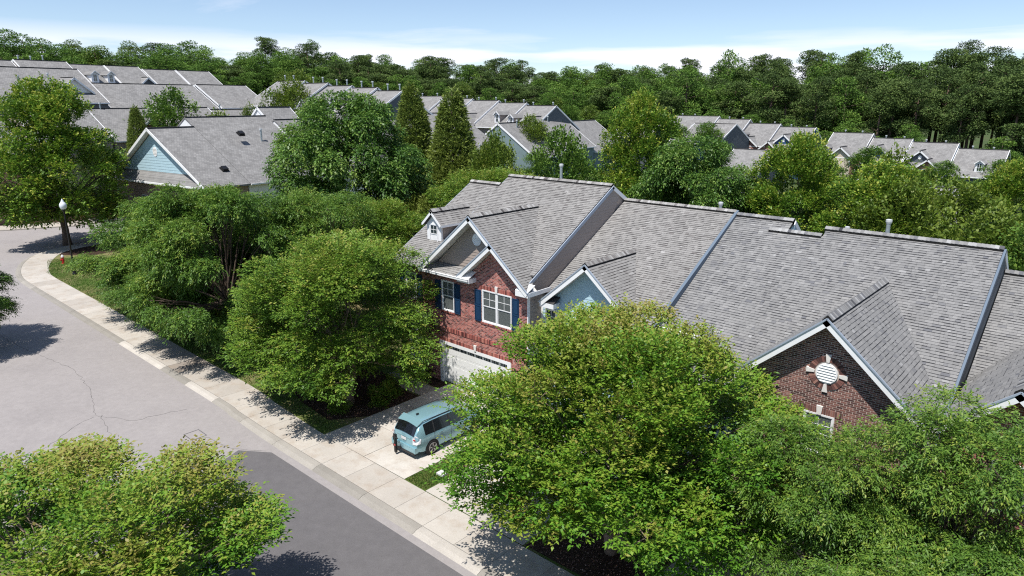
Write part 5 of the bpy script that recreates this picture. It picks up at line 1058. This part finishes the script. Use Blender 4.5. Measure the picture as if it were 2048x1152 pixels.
def conifer(key, seed, Rr, H_, m, n=5200):
    rg = np.random.default_rng(seed); h = rg.uniform(0, 1, n)**.75; nbr = 300; bh = 1-np.sqrt(rg.uniform(0, 1, nbr)); ba = rg.uniform(0, 6.28, nbr); j = rg.integers(0, nbr, n)
    hh = np.clip(bh[j]+rg.normal(0, .028, n), 0, 1); aa = ba[j]+rg.normal(0, .22, n)/np.clip(1-hh, .15, 1)**.5; rad = Rr*np.clip((1-hh)**.72, .04, 1)*np.sqrt(rg.uniform(.35, 1, n))*(1-.15*np.clip(.1-hh, 0, 1)*10)
    S = np.stack([rad*np.cos(aa), rad*np.sin(aa), .6+hh*(H_-.8)+rad*.25], 1); out = np.stack([np.cos(aa), np.sin(aa), 0*aa], 1); td = unit(out*.7+np.array([0, 0, .75])+rg.normal(0, .25, (n, 3))); lps = 6; k = np.arange(lps); f = (k+.5)/lps
    P = (S[:, None, :]+td[:, None, :]*(.32*f)[None, :, None]).reshape(-1, 3); D = (td[:, None, :]+rg.normal(0, .5, (n, lps, 3))).reshape(-1, 3); Nn = rg.normal(0, 1, (n*lps, 3)); q = len(P)
    V = leaf_quads(P, D, Nn, rg.uniform(.14, .3, q), rg.uniform(.05, .085, q)); A = np.repeat(.38+rg.normal(0, .1, nbr)[j]+.25*(rad/Rr > .5), lps)+np.tile(.25*f, n)+rg.normal(0, .08, q)
    b = MB(); b.tube([(0, 0, -.1), (0, 0, H_*.5), (0, 0, H_*.97)], [.2, .12, .02], 8)
    for i in range(nbr):
        z = .6+bh[i]*(H_-.8); e = Rr*max(.04, (1-bh[i])**.75)*.9; b.tube([(0, 0, z-.1), (e*math.cos(ba[i]), e*math.sin(ba[i]), z+e*.2)], [.03, .008], 4, caps=False)
    KIND[key] = (quads_obj(key, V, A, m), b.mesh(key+'_trunk', M['bark_dark'], smooth=True), H_, Rr)
conifer('conifer_a', 801, 2.5, 12.5, M['leaf_cryptomeria'], 17000)
def far_kind(key, seed, Rr, zlo, zhi, nb, br, n, size, m, prof, th=.2, vb=.45, flat=.7, bark='bark_pine', spread=.18):
    rg = np.random.default_rng(seed); C = blobs(rg, nb, Rr, zlo, zhi, br, prof); Cp = np.array([c[0] for c in C]); Cr = np.array([c[1] for c in C]); idx = rg.choice(len(C), n, p=Cr**2/np.sum(Cr**2))
    d = unit(rg.normal(0, 1, (n, 3))+np.array([0, 0, .3])); S = Cp[idx]+d*(Cr[idx]*rg.uniform(.55, 1.1, n))[:, None]*np.array([1, 1, flat])
    V = leaf_quads(S, d+rg.normal(0, .6, (n, 3)), d+np.array([0, 0, .35])+rg.normal(0, .42, (n, 3)), rg.uniform(.7, 1.4, n)*size, rg.uniform(.6, 1.1, n)*size*.6)
    A = vb+rg.normal(0, .14, len(C))[idx]+rg.normal(0, spread, n)+.12*np.clip(d[:, 2], 0, 1)
    b = MB(); b.tube([(0, 0, -1), (rg.normal(0, .15), rg.normal(0, .15), zlo), (0, 0, zhi*.95)], [th*1.2, th, .03], 7)
    for p, q in C[:26]: b.tube([(0, 0, max(zlo*.8, p[2]-1.0)), p], [th*.35, .03], 4, caps=False)
    KIND[key] = (quads_obj(key, V, A, m), b.mesh(key+'_trunk', M[bark], smooth=True), zhi, Rr)
pr_pine = lambda h: .45+.6*math.sin(math.pi*min(1, h*.9+.12))
for i in range(4): far_kind('pine_%d' % i, 900+i, 3.6, 9+i*1.3, 24, 30, (.9, 1.8), 9000, .36, M['leaf_pine'], pr_pine, .24, vb=.42)
for i in range(4): far_kind('wood_%d' % i, 950+i, 4.6, 5, 19.5, 44, (1.1, 2.2), 10000, .40, M['leaf_far'], pr_egg, .26, vb=.42, bark='bark_dark')
far_kind('wood_4', 960, 4.4, 4, 18, 44, (1.1, 2.1), 9500, .40, M['leaf_olive'], pr_egg, .26, vb=.5, bark='bark_dark')
def tree(key, x, y, H_, Rr, label, cat='tree', group=None, name='tree', rz=None, z=None):
    me, tm, h0, r0 = KIND[key]; zz = float(ground(x, y)) if z is None else z
    o = thing(name, (x, y, zz), label, cat, group, rz=rng.uniform(0, 6.28) if rz is None else rz); o.scale = (Rr/r0, Rr/r0, (H_)/h0)
    a = bpy.data.objects.new('trunk', tm); COL.objects.link(a); a.parent = o
    c = bpy.data.objects.new('crown', me); COL.objects.link(c); c.parent = o
    return o
# street trees
tree('myrtle_b', -28.0, 18.5, 8.0, 5.1, 'crape myrtle with reddish trunk standing in the mulch bed beside the parked car', name='crape_myrtle', z=0, rz=1.1)
tree('pinnate_a', -39.6, 18.2, 10.2, 5.1, 'dark feathery-leaved street tree overhanging the pavement left of the crape myrtle', name='street_tree', z=0, rz=.4)
tree('pinnate_a', -50.2, 19.8, 8.7, 5.6, 'feathery-leaved street tree just right of the lamp post', name='street_tree', z=0, rz=2.4)
tree('pinnate_b', -37.2, 23.5, 9.2, 4.2, 'feathery tree set back between the street tree and the big round tree', name='street_tree', z=0, rz=5.1)
tree('pinnate_b', -44.2, 16.9, 6.6, 3.6, 'low feathery tree nearest the pavement between the two larger street trees', name='street_tree', z=0, rz=5.3)
tree('pinnate_b', -44.4, 22.4, 7.8, 4.2, 'feathery tree wedged between the two larger street trees', name='street_tree', z=0, rz=3.3)
tree('maple_a', -84.7, 21.8, 16.4, 6.4, 'large maple at the street corner behind the lamp post', name='maple_tree', z=0, rz=.9)
tree('broad_a', -50.7, 35.1, 14.9, 6.3, 'big round glossy-leaved tree left of the two tall conifers', name='broadleaf_tree', z=0, rz=.6)
tree('conifer_a', -58.1, 48.6, 16.9, 3.6, 'left one of the two tall pointed conifers', name='conifer_tree', group='tall pointed conifers', z=0, rz=.2)
tree('conifer_a', -52.7, 49.4, 16.4, 3.9, 'right one of the two tall pointed conifers', name='conifer_tree', group='tall pointed conifers', z=0, rz=2.9)
tree('maple_a', -33.0, 53.7, 15.2, 4.5, 'yellow-green maple rising behind the ridge of the red brick house', name='maple_tree', rz=2.2)
tree('maple_a', -18.0, 51.3, 12.3, 4.1, 'yellow-green maple behind the ridge, left one of the right-hand pair', name='maple_tree', rz=4.4)
tree('maple_a', -12.0, 49.8, 10.8, 4.4, 'yellow-green maple behind the ridge, right one of the right-hand pair', name='maple_tree', rz=5.6)
tree('broad_a', -25.9, 50.5, 11.8, 4.8, 'dark green leafy tree between the three yellow-green maples', name='broadleaf_tree', rz=3.3)
tree('small_b', -35.5, 46.0, 11.9, 3.6, 'mid green tree behind the vent pipe of the red brick house', name='broadleaf_tree', rz=.7)
tree('small_a', -42.9, 45.5, 11.0, 2.7, 'olive green tree right of the second conifer', name='broadleaf_tree', rz=1.9)
tree('small_b', -46.5, 44, 7.2, 3.8, 'low leafy tree at the foot of the right conifer', name='broadleaf_tree', rz=1.2)
tree('myrtle_b', -36.2, 37.8, 9.3, 5.2, 'spreading green tree against the left end of the red brick roof', name='broadleaf_tree', z=0, rz=3.1)
tree('myrtle_b', -42.0, 31.5, 7.2, 4.0, 'spreading tree between the big round tree and the dormer', name='broadleaf_tree', z=0, rz=4.0)
tree('small_a', -9.6, 47.5, 9.2, 3.4, 'olive bush-like tree behind the right-hand ridge', name='broadleaf_tree', rz=.3)
tree('small_a', -5.2, 46.5, 8.3, 3.6, 'olive tree behind the ridge at the right edge', name='broadleaf_tree', rz=2.3)
tree('small_a', -13.5, 58, 10.2, 3.0, 'olive tree between the two right-hand maples and the low grey roof', name='broadleaf_tree', rz=2.9)
tree('small_a', -8.5, 55, 8.8, 3.8, 'low olive tree right of the maples', name='broadleaf_tree', rz=4.9)
tree('maple_a', -6.3, 62.5, 10.6, 3.4, 'yellow-green maple cut off by the right edge', name='maple_tree', rz=1.2)
tree('small_b', -2.8, 44, 8.4, 3.4, 'green bush-like tree at the right edge behind the roof', name='broadleaf_tree', rz=5)
# near trees along the bottom
tree('myrtle_a', -10.9, 17.5, 7.6, 5.4, 'large crape myrtle in front of the brown brick gable, filling the lower middle', name='crape_myrtle', z=0, rz=.5)
tree('myrtle_c', -18.3, 3.7, 5.7, 5.5, 'crape myrtle with bronze leaf tips at the bottom left corner', name='crape_myrtle', z=0, rz=3.6)
tree('pinnate_b', -4.9, 18.3, 6.1, 2.9, 'feathery-leaved tree in front of the brown brick wall', name='street_tree', z=0, rz=1.4)
tree('pinnate_b', -1.6, 19.4, 7.1, 3.5, 'feathery-leaved tree cut off by the lower right edge', name='street_tree', z=0, rz=4.2)
tree('pinnate_b', -2.4, 15.2, 4.6, 2.5, 'small feathery tree low in the bottom right corner', name='street_tree', z=0, rz=2.2)
tree('pinnate_a', -52.6, 5.4, 8.8, 4.2, 'street tree across the road at the left edge casting a shadow on the asphalt', name='street_tree', z=0, rz=2.0)
# mid-left small trees
for (key, x, y, H_, Rr, lab) in (('small_b', -108.2, 43.9, 15.5, 5.8, 'loose pale green tree between the hilltop roofs and the second row'), ('conifer_a', -102.4, 37.0, 14.6, 2.6, 'small dark cone tree left of the loose green tree'), ('conifer_a', -103.3, 56.0, 13, 2.4, 'small dark cone tree at the end of the second row'),
        ('small_a', -108.5, 64.8, 13.0, 5.2, 'yellow-green tree left of the hill row'), ('small_a', -103, 48.5, 12, 4.4, 'olive tree behind the ridge of the second row'), ('small_b', -96, 61, 12.2, 4.6, 'bushy tree in front of the hill row'), ('small_b', -90, 60, 10.6, 3.8, 'dark bushy tree in front of the hill row, right one'),
        ('conifer_a', -87, 60.5, 12.2, 2.0, 'small dark cone tree before the hill row'), ('small_b', -92, 86, 9.6, 3.4, 'leafy tree between the two tall conifers in front of the middle row'), ('small_a', -79, 92, 9.2, 3.6, 'bright green tree before the middle far row'),
        ('small_b', -100, 30.5, 9, 3, 'leafy tree left of the second row'), ('small_a', -111, 58, 12, 3.2, 'olive tree at the foot of the hill'), ('small_b', -68, 125, 8.4, 3.6, 'round tree right of the green gabled roof'),
        ('small_b', -63.5, 128, 9.2, 4.2, 'bright green tree before the far right row'), ('small_b', -46.5, 132, 8.4, 2.2, 'small green tree in the gap of the far right row'), ('small_b', -31.0, 118, 8.0, 4.2, 'green tree before the blue gable of the far right row'),
        ('small_b', -21.5, 122, 6.6, 3.8, 'low green tree before the last dormer of the far row'), ('small_b', -13.8, 122, 7.4, 4.2, 'low green tree right of the last dormer'), ('small_b', -9, 135, 8.6, 4.2, 'green tree at the end of the far row'),
        ('small_a', -66.5, 70, 7, 3, 'olive shrub below the green gable'), ('small_b', -60, 72, 6.5, 3, 'green shrub below the green gable'), ('small_b', -23.8, 78, 8.2, 2.2, 'small tree left of the low grey roof'), ('maple_a', -2.5, 75, 8.5, 3.0, 'leafy tree right of the low grey roof'),
        ('small_b', -100, 131, 9, 4, 'low tree behind the middle far row'), ('small_a', -122, 74, 12, 4, 'yellow-green tree at the left foot of the wood')):
    tree(key, x, y, H_, Rr, lab, name='broadleaf_tree' if 'conifer' not in key else 'conifer_tree')
# shrubs in the front bed
SH = []
for i, (x, y, s, lab) in enumerate(((-29.9, 17.6, .55, 'bright green shrub left of the twin trunk'), (-27.3, 17.5, .5, 'bright green shrub at the foot of the twin trunk'), (-26.6, 19.6, .6, 'dark shrub near the driveway edge'), (-27.2, 20.6, .55, 'dark shrub before the front path'),
        (-31.5, 18.6, .6, 'low shrub at the left of the mulch bed'), (-28.6, 23.1, .5, 'shrub beside the garage brickwork'), (-27.6, 23.2, .42, 'small shrub at the garage corner'), (-19.4, 22.8, .5, 'shrub between the two driveways'), (-33.4, 21, .8, 'rounded dark shrub behind the bed'), (-31.4, 21.6, .7, 'rounded shrub below the entry'))):
    me, C = (None, None)
    if not SH: me, C = crown_mesh('shrub', 77, 1.0, .1, 1.5, 14, (.3, .5), 800, 8, (.12, .045), M['leaf_myrtle_green'], pr_round, .25, 'up', tipcol=.4, vbase=.4); SH.append(me)
    o = bpy.data.objects.new('shrub', SH[0]); COL.objects.link(o); o.location = (x, y, 0); o.scale = (s,)*3; o.rotation_euler = (0, 0, i*1.3); tag(o, lab, 'shrub', 'shrubs in the front beds')
# the wood behind
nfar = 0; rf = random.Random(12)
def wood(th, D, key, H_, Rr):
    global nfar
    a = R(th); x = -D*math.sin(a); y = D*math.cos(a)
    pine = key.startswith('pine'); lab = 'tall dark pine in the wood behind the rooftops' if pine else 'green broadleaf tree in the wood behind the rooftops'
    o = tree(key, x, y, H_, Rr, lab, group='pines of the far wood' if pine else 'broadleaf trees of the far wood', name='pine_tree' if pine else 'broadleaf_tree'); nfar += 1
# heading 42 deg left of +Y; the view spans about 5..79 deg
def dfar(th): return float(np.interp(th, [2, 15, 30, 45, 60, 82], [192, 200, 205, 225, 235, 225]))
def htop(th):  # height of the tree tops above datum
    return float(np.interp(th, [2, 8, 14, 20, 27, 33, 42, 50, 60, 70, 82], [23.5, 24, 24.5, 25, 23.5, 23.5, 24.5, 28, 29.5, 29.5, 30]))
for rowi in range(6):
    n = 50 if rowi < 4 else 36
    for i in range(n):
        th = -7+88.5*(i+.5+rf.uniform(-.45, .45)+.5*(rowi % 2))/n; D = dfar(th)+(rowi-2)*9+rf.uniform(-4, 4)
        if rowi == 0: D -= 2
        x, y = -D*math.sin(R(th)), D*math.cos(R(th)); g = float(ground(x, y)); pinezone = th < 24 or (40 < th < 58) or rf.random() < .25
        key = ('pine_%d' % rf.randrange(4)) if pinezone and rf.random() < .82 else 'wood_%d' % rf.randrange(5 if rf.random() < .3 else 4)
        top = htop(th)+(rowi-3.2)*1.0+rf.gauss(0, 1.7)-(1.8 if rowi < 2 else 0); H_ = max(9, top-g); wood(th, D, key, H_, rf.uniform(4.0, 5.8)*(1.15 if key[0] == 'w' else .95))
# low understory along the foot of the wood
for i in range(60):
    th = -6+87*(i+rf.random())/60; D = dfar(th)-27+rf.uniform(-3, 3); x, y = -D*math.sin(R(th)), D*math.cos(R(th)); g = float(ground(x, y))
    tree('wood_%d' % rf.randrange(5), x, y, rf.uniform(8, 12), rf.uniform(3.2, 4.6), 'low green tree along the foot of the far wood', group='low trees at the foot of the wood', name='broadleaf_tree')

# ------------------------------------------------------------------ street lamp and hydrant
LP = thing('street_lamp', (-68.9, 17.9, 0), 'black street lamp with white acorn globe on the grass by the corner', 'street lamp', org=(0, 0, 0))
b = MB(); b.lathe((0, 0, 0), [(.19, 0), (.19, .12), (.15, .2), (.13, .9), (.10, 1.0), (.085, 1.1), (.06, 5.6), (.085, 5.65), (.085, 5.72)], 14); b.build('pole', M['black'], LP)
b = MB(); b.lathe((0, 0, 5.72), [(.10, 0), (.17, .06), (.17, .14), (.12, .16)], 14); b.build('lamp_fitter', M['black'], LP)
b = MB(); b.lathe((0, 0, 5.88), [(.14, 0), (.25, .12), (.29, .30), (.27, .48), (.18, .60), (.12, .66), (.12, .74), (.05, .80), (.05, .88), (.01, .93)], 18); b.build('globe', M['globe'], LP, smooth=True)
HY = thing('fire_hydrant', (-74.6, 18.6, 0), 'red fire hydrant with silver cap in the tree shade by the corner', 'fire hydrant', org=(0, 0, 0))
b = MB(); b.lathe((0, 0, 0), [(.17, 0), (.17, .05), (.12, .07), (.12, .55), (.15, .57), (.15, .62)], 14); b.build('barrel', M['redpaint'], HY)
b = MB(); b.lathe((0, 0, .62), [(.14, 0), (.13, .1), (.08, .18), (.04, .2), (.04, .26)], 14); b.build('bonnet', M['silver'], HY)
for s in (-1, 1): b = MB(); b.tube([(s*.1, 0, .42), (s*.22, 0, .42)], .06, 10); b.build('outlet', M['redpaint'], HY)
b = MB(); b.tube([(0, -.1, .38), (0, -.23, .38)], .08, 10); b.build('outlet', M['redpaint'], HY)
b = MB(); b.box((-19.32, 16.75, -.02), (-18.95, 17.05, .10)); b.box((-19.26, 16.8, .10), (-19.02, 17.0, .14)); o = b.build('meter_box', M['silver']); tag(o, 'small grey utility box on the grass strip between the driveways', 'utility box')

# ------------------------------------------------------------------ parked car (nose towards the garage)
CX, CY = -21.62, 16.95; CAR = thing('parked_car', (CX, CY, .012), 'pale blue estate car parked on the driveway with its tail to the street', 'car', org=(0, 0, 0))
# stations along y from tail (0) to nose (4.62): (y, half width, z bottom, z belt, half roof width, z roof)
ST = [(0.0, .70, .36, .74, .62, .98), (.05, .80, .30, .88, .68, 1.08), (.17, .855, .26, .95, .69, 1.22), (.34, .875, .22, .985, .66, 1.42), (.52, .885, .20, .99, .64, 1.535), (1.0, .888, .20, .975, .64, 1.575), (1.7, .888, .20, .96, .645, 1.58), (2.35, .888, .20, .95, .64, 1.55), (2.75, .888, .20, .945, .62, 1.48),
      (3.15, .885, .20, .95, .60, 1.31), (3.55, .875, .21, .95, .60, 1.07), (3.75, .87, .22, .93, .64, .985), (4.15, .84, .24, .83, .62, .87), (4.45, .75, .27, .68, .55, .72), (4.62, .58, .34, .52, .42, .56)]
def section(s):
    y, w0, zb, zbelt, wr, zr = s; zm = zb+(zbelt-zb)*.45
    return [(0, zb), (w0*.80, zb), (w0*.97, zb+.07), (w0, zm), (w0*.985, zbelt-.10), (w0*.955, zbelt), (wr+(w0*.955-wr)*.12, zbelt+(zr-zbelt)*.84), (wr*.9, zr-.012), (wr*.5, zr+.02), (0, zr+.03)]
def car_pt(i, j, sgn): s = section(ST[i]); return (sgn*s[j][0], ST[i][0], s[j][1])
ns = len(ST); body = MB(); side_glass = MB(); rear_glass = MB(); wind = MB()
for sgn in (-1, 1):
    for i in range(ns-1):
        for j in range(9):
            q = [car_pt(i, j, sgn), car_pt(i+1, j, sgn), car_pt(i+1, j+1, sgn), car_pt(i, j+1, sgn)]
            if sgn > 0: pass
            else: q = q[::-1]
            tgt = body
            if j == 5 and 4 <= i <= 8: tgt = side_glass
            if j in (7, 8) and i in (8, 9, 10): tgt = wind
            if j in (6,) and i in (9, 10): tgt = wind
            tgt.face(q)
    q = [(sgn*section(ST[0])[j][0], 0, section(ST[0])[j][1]) for j in range(10)]
    body.face(q if sgn < 0 else q[::-1])
    q = [(sgn*section(ST[-1])[j][0], ST[-1][0], section(ST[-1])[j][1]) for j in range(10)]; body.face(q if sgn > 0 else q[::-1])
import bmesh
def merge_smooth(o, dist=.001, sub=0, angle=38):
    bm = bmesh.new(); bm.from_mesh(o.data); bmesh.ops.remove_doubles(bm, verts=bm.verts, dist=dist); bmesh.ops.recalc_face_normals(bm, faces=bm.faces)
    for e in bm.edges:
        if len(e.link_faces) == 2 and e.calc_face_angle(0) > R(angle): e.smooth = False
    for f in bm.faces: f.smooth = True
    bm.to_mesh(o.data); bm.free()
bo = body.build('body', M['car'], CAR); merge_smooth(bo)
for g_, n_ in ((side_glass, 'side_window'), (wind, 'windscreen')):
    o = g_.build(n_, M['carglass'], CAR); merge_smooth(o)
# pillars between the side windows
for sgn in (-1, 1):
    for yy in (1.05, 1.95, 2.72):
        for d_ in (0,):
            k = max(i for i in range(ns) if ST[i][0] <= yy); t = (yy-ST[k][0])/(ST[k+1][0]-ST[k][0]); s = [a+(b_-a)*t for a, b_ in zip(ST[k], ST[k+1])]; A = section(s)[5]; B2 = section(s)[6]
            pl_ = MB(); pl_.beam((sgn*(A[0]+.004), yy, A[1]-.01), (sgn*(B2[0]+.004), yy+.02, B2[1]+.01), .05, .012, up=(sgn, 0, .4)); pl_.build('window_pillar', M['carplastic'], CAR)
# rear window, hatch, lamps, bumper, plate
rw_ = MB(); us_ = np.linspace(-1, 1, 9); bot_ = [(u*.64, .05-.03*(1-u*u), 1.02+.085*(1-u*u)) for u in us_]; top_ = [(u*.585, .27-.0*(1-u*u), 1.40+.075*(1-u*u)) for u in us_]
for k in range(8): rw_.hexa([(p[0], p[1]-.01, p[2]-.02) for p in (bot_[k], bot_[k+1], top_[k+1], top_[k])]+[(p[0], p[1]-.035, p[2]+.015) for p in (bot_[k], bot_[k+1], top_[k+1], top_[k])]); rg_ = rw_.build('rear_window', M['carglass'], CAR)
b = MB(); b.prism([(-.64, .24, 1.42), (.64, .24, 1.42), (.64, .56, 1.575), (-.64, .56, 1.575)], (0, 0, .035)); b.build('rear_spoiler', M['car'], CAR)
b = MB(); b.beam((-.25, .04, 1.05), (.2, .09, 1.14), .02, .02); b.build('wiper', M['rubber'], rg_)
for s in (-1, 1):
    b = MB(); b.prism([(s*.64, -.015, .70), (s*.83, .06, .70), (s*.87, .22, .72), (s*.86, .26, .90), (s*.70, .07, 1.08), (s*.62, .0, .98)], (0, -.03, 0)); t = b.build('tail_lamp', M['lamp_clear'], CAR)
    b = MB(); b.prism([(s*.68, -.05, .90), (s*.78, .0, .90), (s*.74, .0, .96), (s*.68, -.03, .96)], (0, -.012, 0)); b.build('brake_light', M['lamp_red'], t)
b = MB(); b.box((-.80, -.07, .30), (.80, .12, .56)); b.box((-.74, -.085, .34), (.74, -.07, .50)); bu = b.build('rear_bumper', M['car'], CAR); bm_ = bu.modifiers.new('bevel', 'BEVEL'); bm_.width = .04; bm_.segments = 3
b = MB(); b.box((-.7, -.075, .20), (.7, .1, .31)); b.build('bumper_skirt', M['carplastic'], CAR)
b = MB(); b.box((-.16, -.022, .74), (.16, -.008, .86)); b.build('number_plate', M['silver'], CAR)
b = MB(); b.box((-.45, -.02, .89), (.45, .0, .93)); b.build('hatch_trim', M['car'], CAR)
for sgn in (-1, 1):
    for yy in (1.02, 2.0, 2.98):       # door shut lines
        k = max(i for i in range(ns) if ST[i][0] <= yy); t = (yy-ST[k][0])/(ST[k+1][0]-ST[k][0]); sc_ = section([a+(b_-a)*t for a, b_ in zip(ST[k], ST[k+1])])
        b = MB()
        for A, B2 in zip(sc_[2:5], sc_[3:6]): b.beam((sgn*(A[0]+.002), yy, A[1]), (sgn*(B2[0]+.002), yy, B2[1]), .008, .006, up=(sgn, 0, .2))
        b.build('door_seam', M['carplastic'], CAR)
    for yy in (1.28, 2.25): b = MB(); b.box((sgn*.888-.012, yy, .87), (sgn*.888+.012, yy+.2, .895)); b.build('door_handle', M['car'], CAR)
    b = MB(); b.beam((sgn*.625, .55, 1.575), (sgn*.625, 2.6, 1.545), .03, .02); b.build('roof_rail', M['carplastic'], CAR)
b = MB(); b.prism([(.0-.02, .75, 1.60), (.02, .75, 1.60), (.012, .72, 1.69), (-.012, .72, 1.69)], (0, .15, -.01)); b.build('roof_aerial', M['carplastic'], CAR)
for s in (-1, 1):
    b = MB(); b.box((s*.90-.08, 3.05, .96), (s*.90+.10*s+.0, 3.2, 1.08)) if s > 0 else b.box((-1.0, 3.05, .96), (-.82, 3.2, 1.08)); b.build('wing_mirror', M['car'], CAR)
    b = MB(); b.prism([(s*.60, 4.46, .60), (s*.78, 4.2, .66), (s*.74, 4.2, .80), (s*.56, 4.46, .70)], (0, .02, .01)); b.build('headlight', M['lamp_clear'], CAR)
for yy in (.86, 3.62):
    for s in (-1, 1):
        a = MB(); a.tube([(s*.72, yy, .33), (s*.893, yy, .33)], .375, 24); a.build('wheel_arch', M['rubber'], CAR)
        a = MB(); a.tube([(s*.70, yy, .32), (s*.72, yy, .32), (s*.885, yy, .32), (s*.905, yy, .32)], [.29, .32, .32, .29], 24); wh = a.build('wheel', M['rubber'], CAR)
        a = MB(); a.tube([(s*.885, yy, .32), (s*.912, yy, .32)], [.225, .215], 24); a.build('rim_barrel', M['carplastic'], wh)
        a = MB()
        for k in range(5):
            for dd in (-.12, .12):
                t = 2*math.pi*k/5+.3; a.beam((s*.916, yy+.03*math.cos(t), .32+.03*math.sin(t)), (s*.916, yy+.21*math.cos(t+dd), .32+.21*math.sin(t+dd)), .022, .028, up=(1, 0, 0))
        for k in range(20):
            t = 2*math.pi*k/20; t2 = 2*math.pi*(k+1)/20; a.beam((s*.916, yy+.215*math.cos(t), .32+.215*math.sin(t)), (s*.916, yy+.215*math.cos(t2), .32+.215*math.sin(t2)), .02, .022, up=(1, 0, 0))
        a.build('rim', M['alloy'], wh)
BR = thing('bicycle_rack', (CX-.28, CY-.25, 0), 'folded black bicycle rack mounted on the tow hitch of the pale blue car', 'bicycle rack', org=(0, 0, 0))
b = MB(); b.tube([(.28, .3, .38), (.0, .0, .38)], .035, 8); b.build('hitch_bar', M['black'], BR)
b = MB(); b.box((-.05, -.06, .14), (.05, .05, .98)); b.build('mast', M['black'], BR)
for i, (s, z) in enumerate(((-1, .98), (1, .98))):
    b = MB(); b.tube([(0, 0, z), (s*.08, -.03, z+.02), (s*.11, -.03, z-.28)], .022, 6); b.tube([(s*.06, -.05, z-.1), (s*.17, .0, z-.16)], .03, 6); b.build('cradle_arm', M['rubber'], BR)
b = MB(); b.box((-.055, -.065, .45), (.055, -.058, .53)); b.build('reflector', M['lamp_red'], BR)
b = MB(); b.lathe((0, 0, .1), [(.05, 0), (.07, .04), (.05, .09)], 8); b.build('foot', M['rubber'], BR)
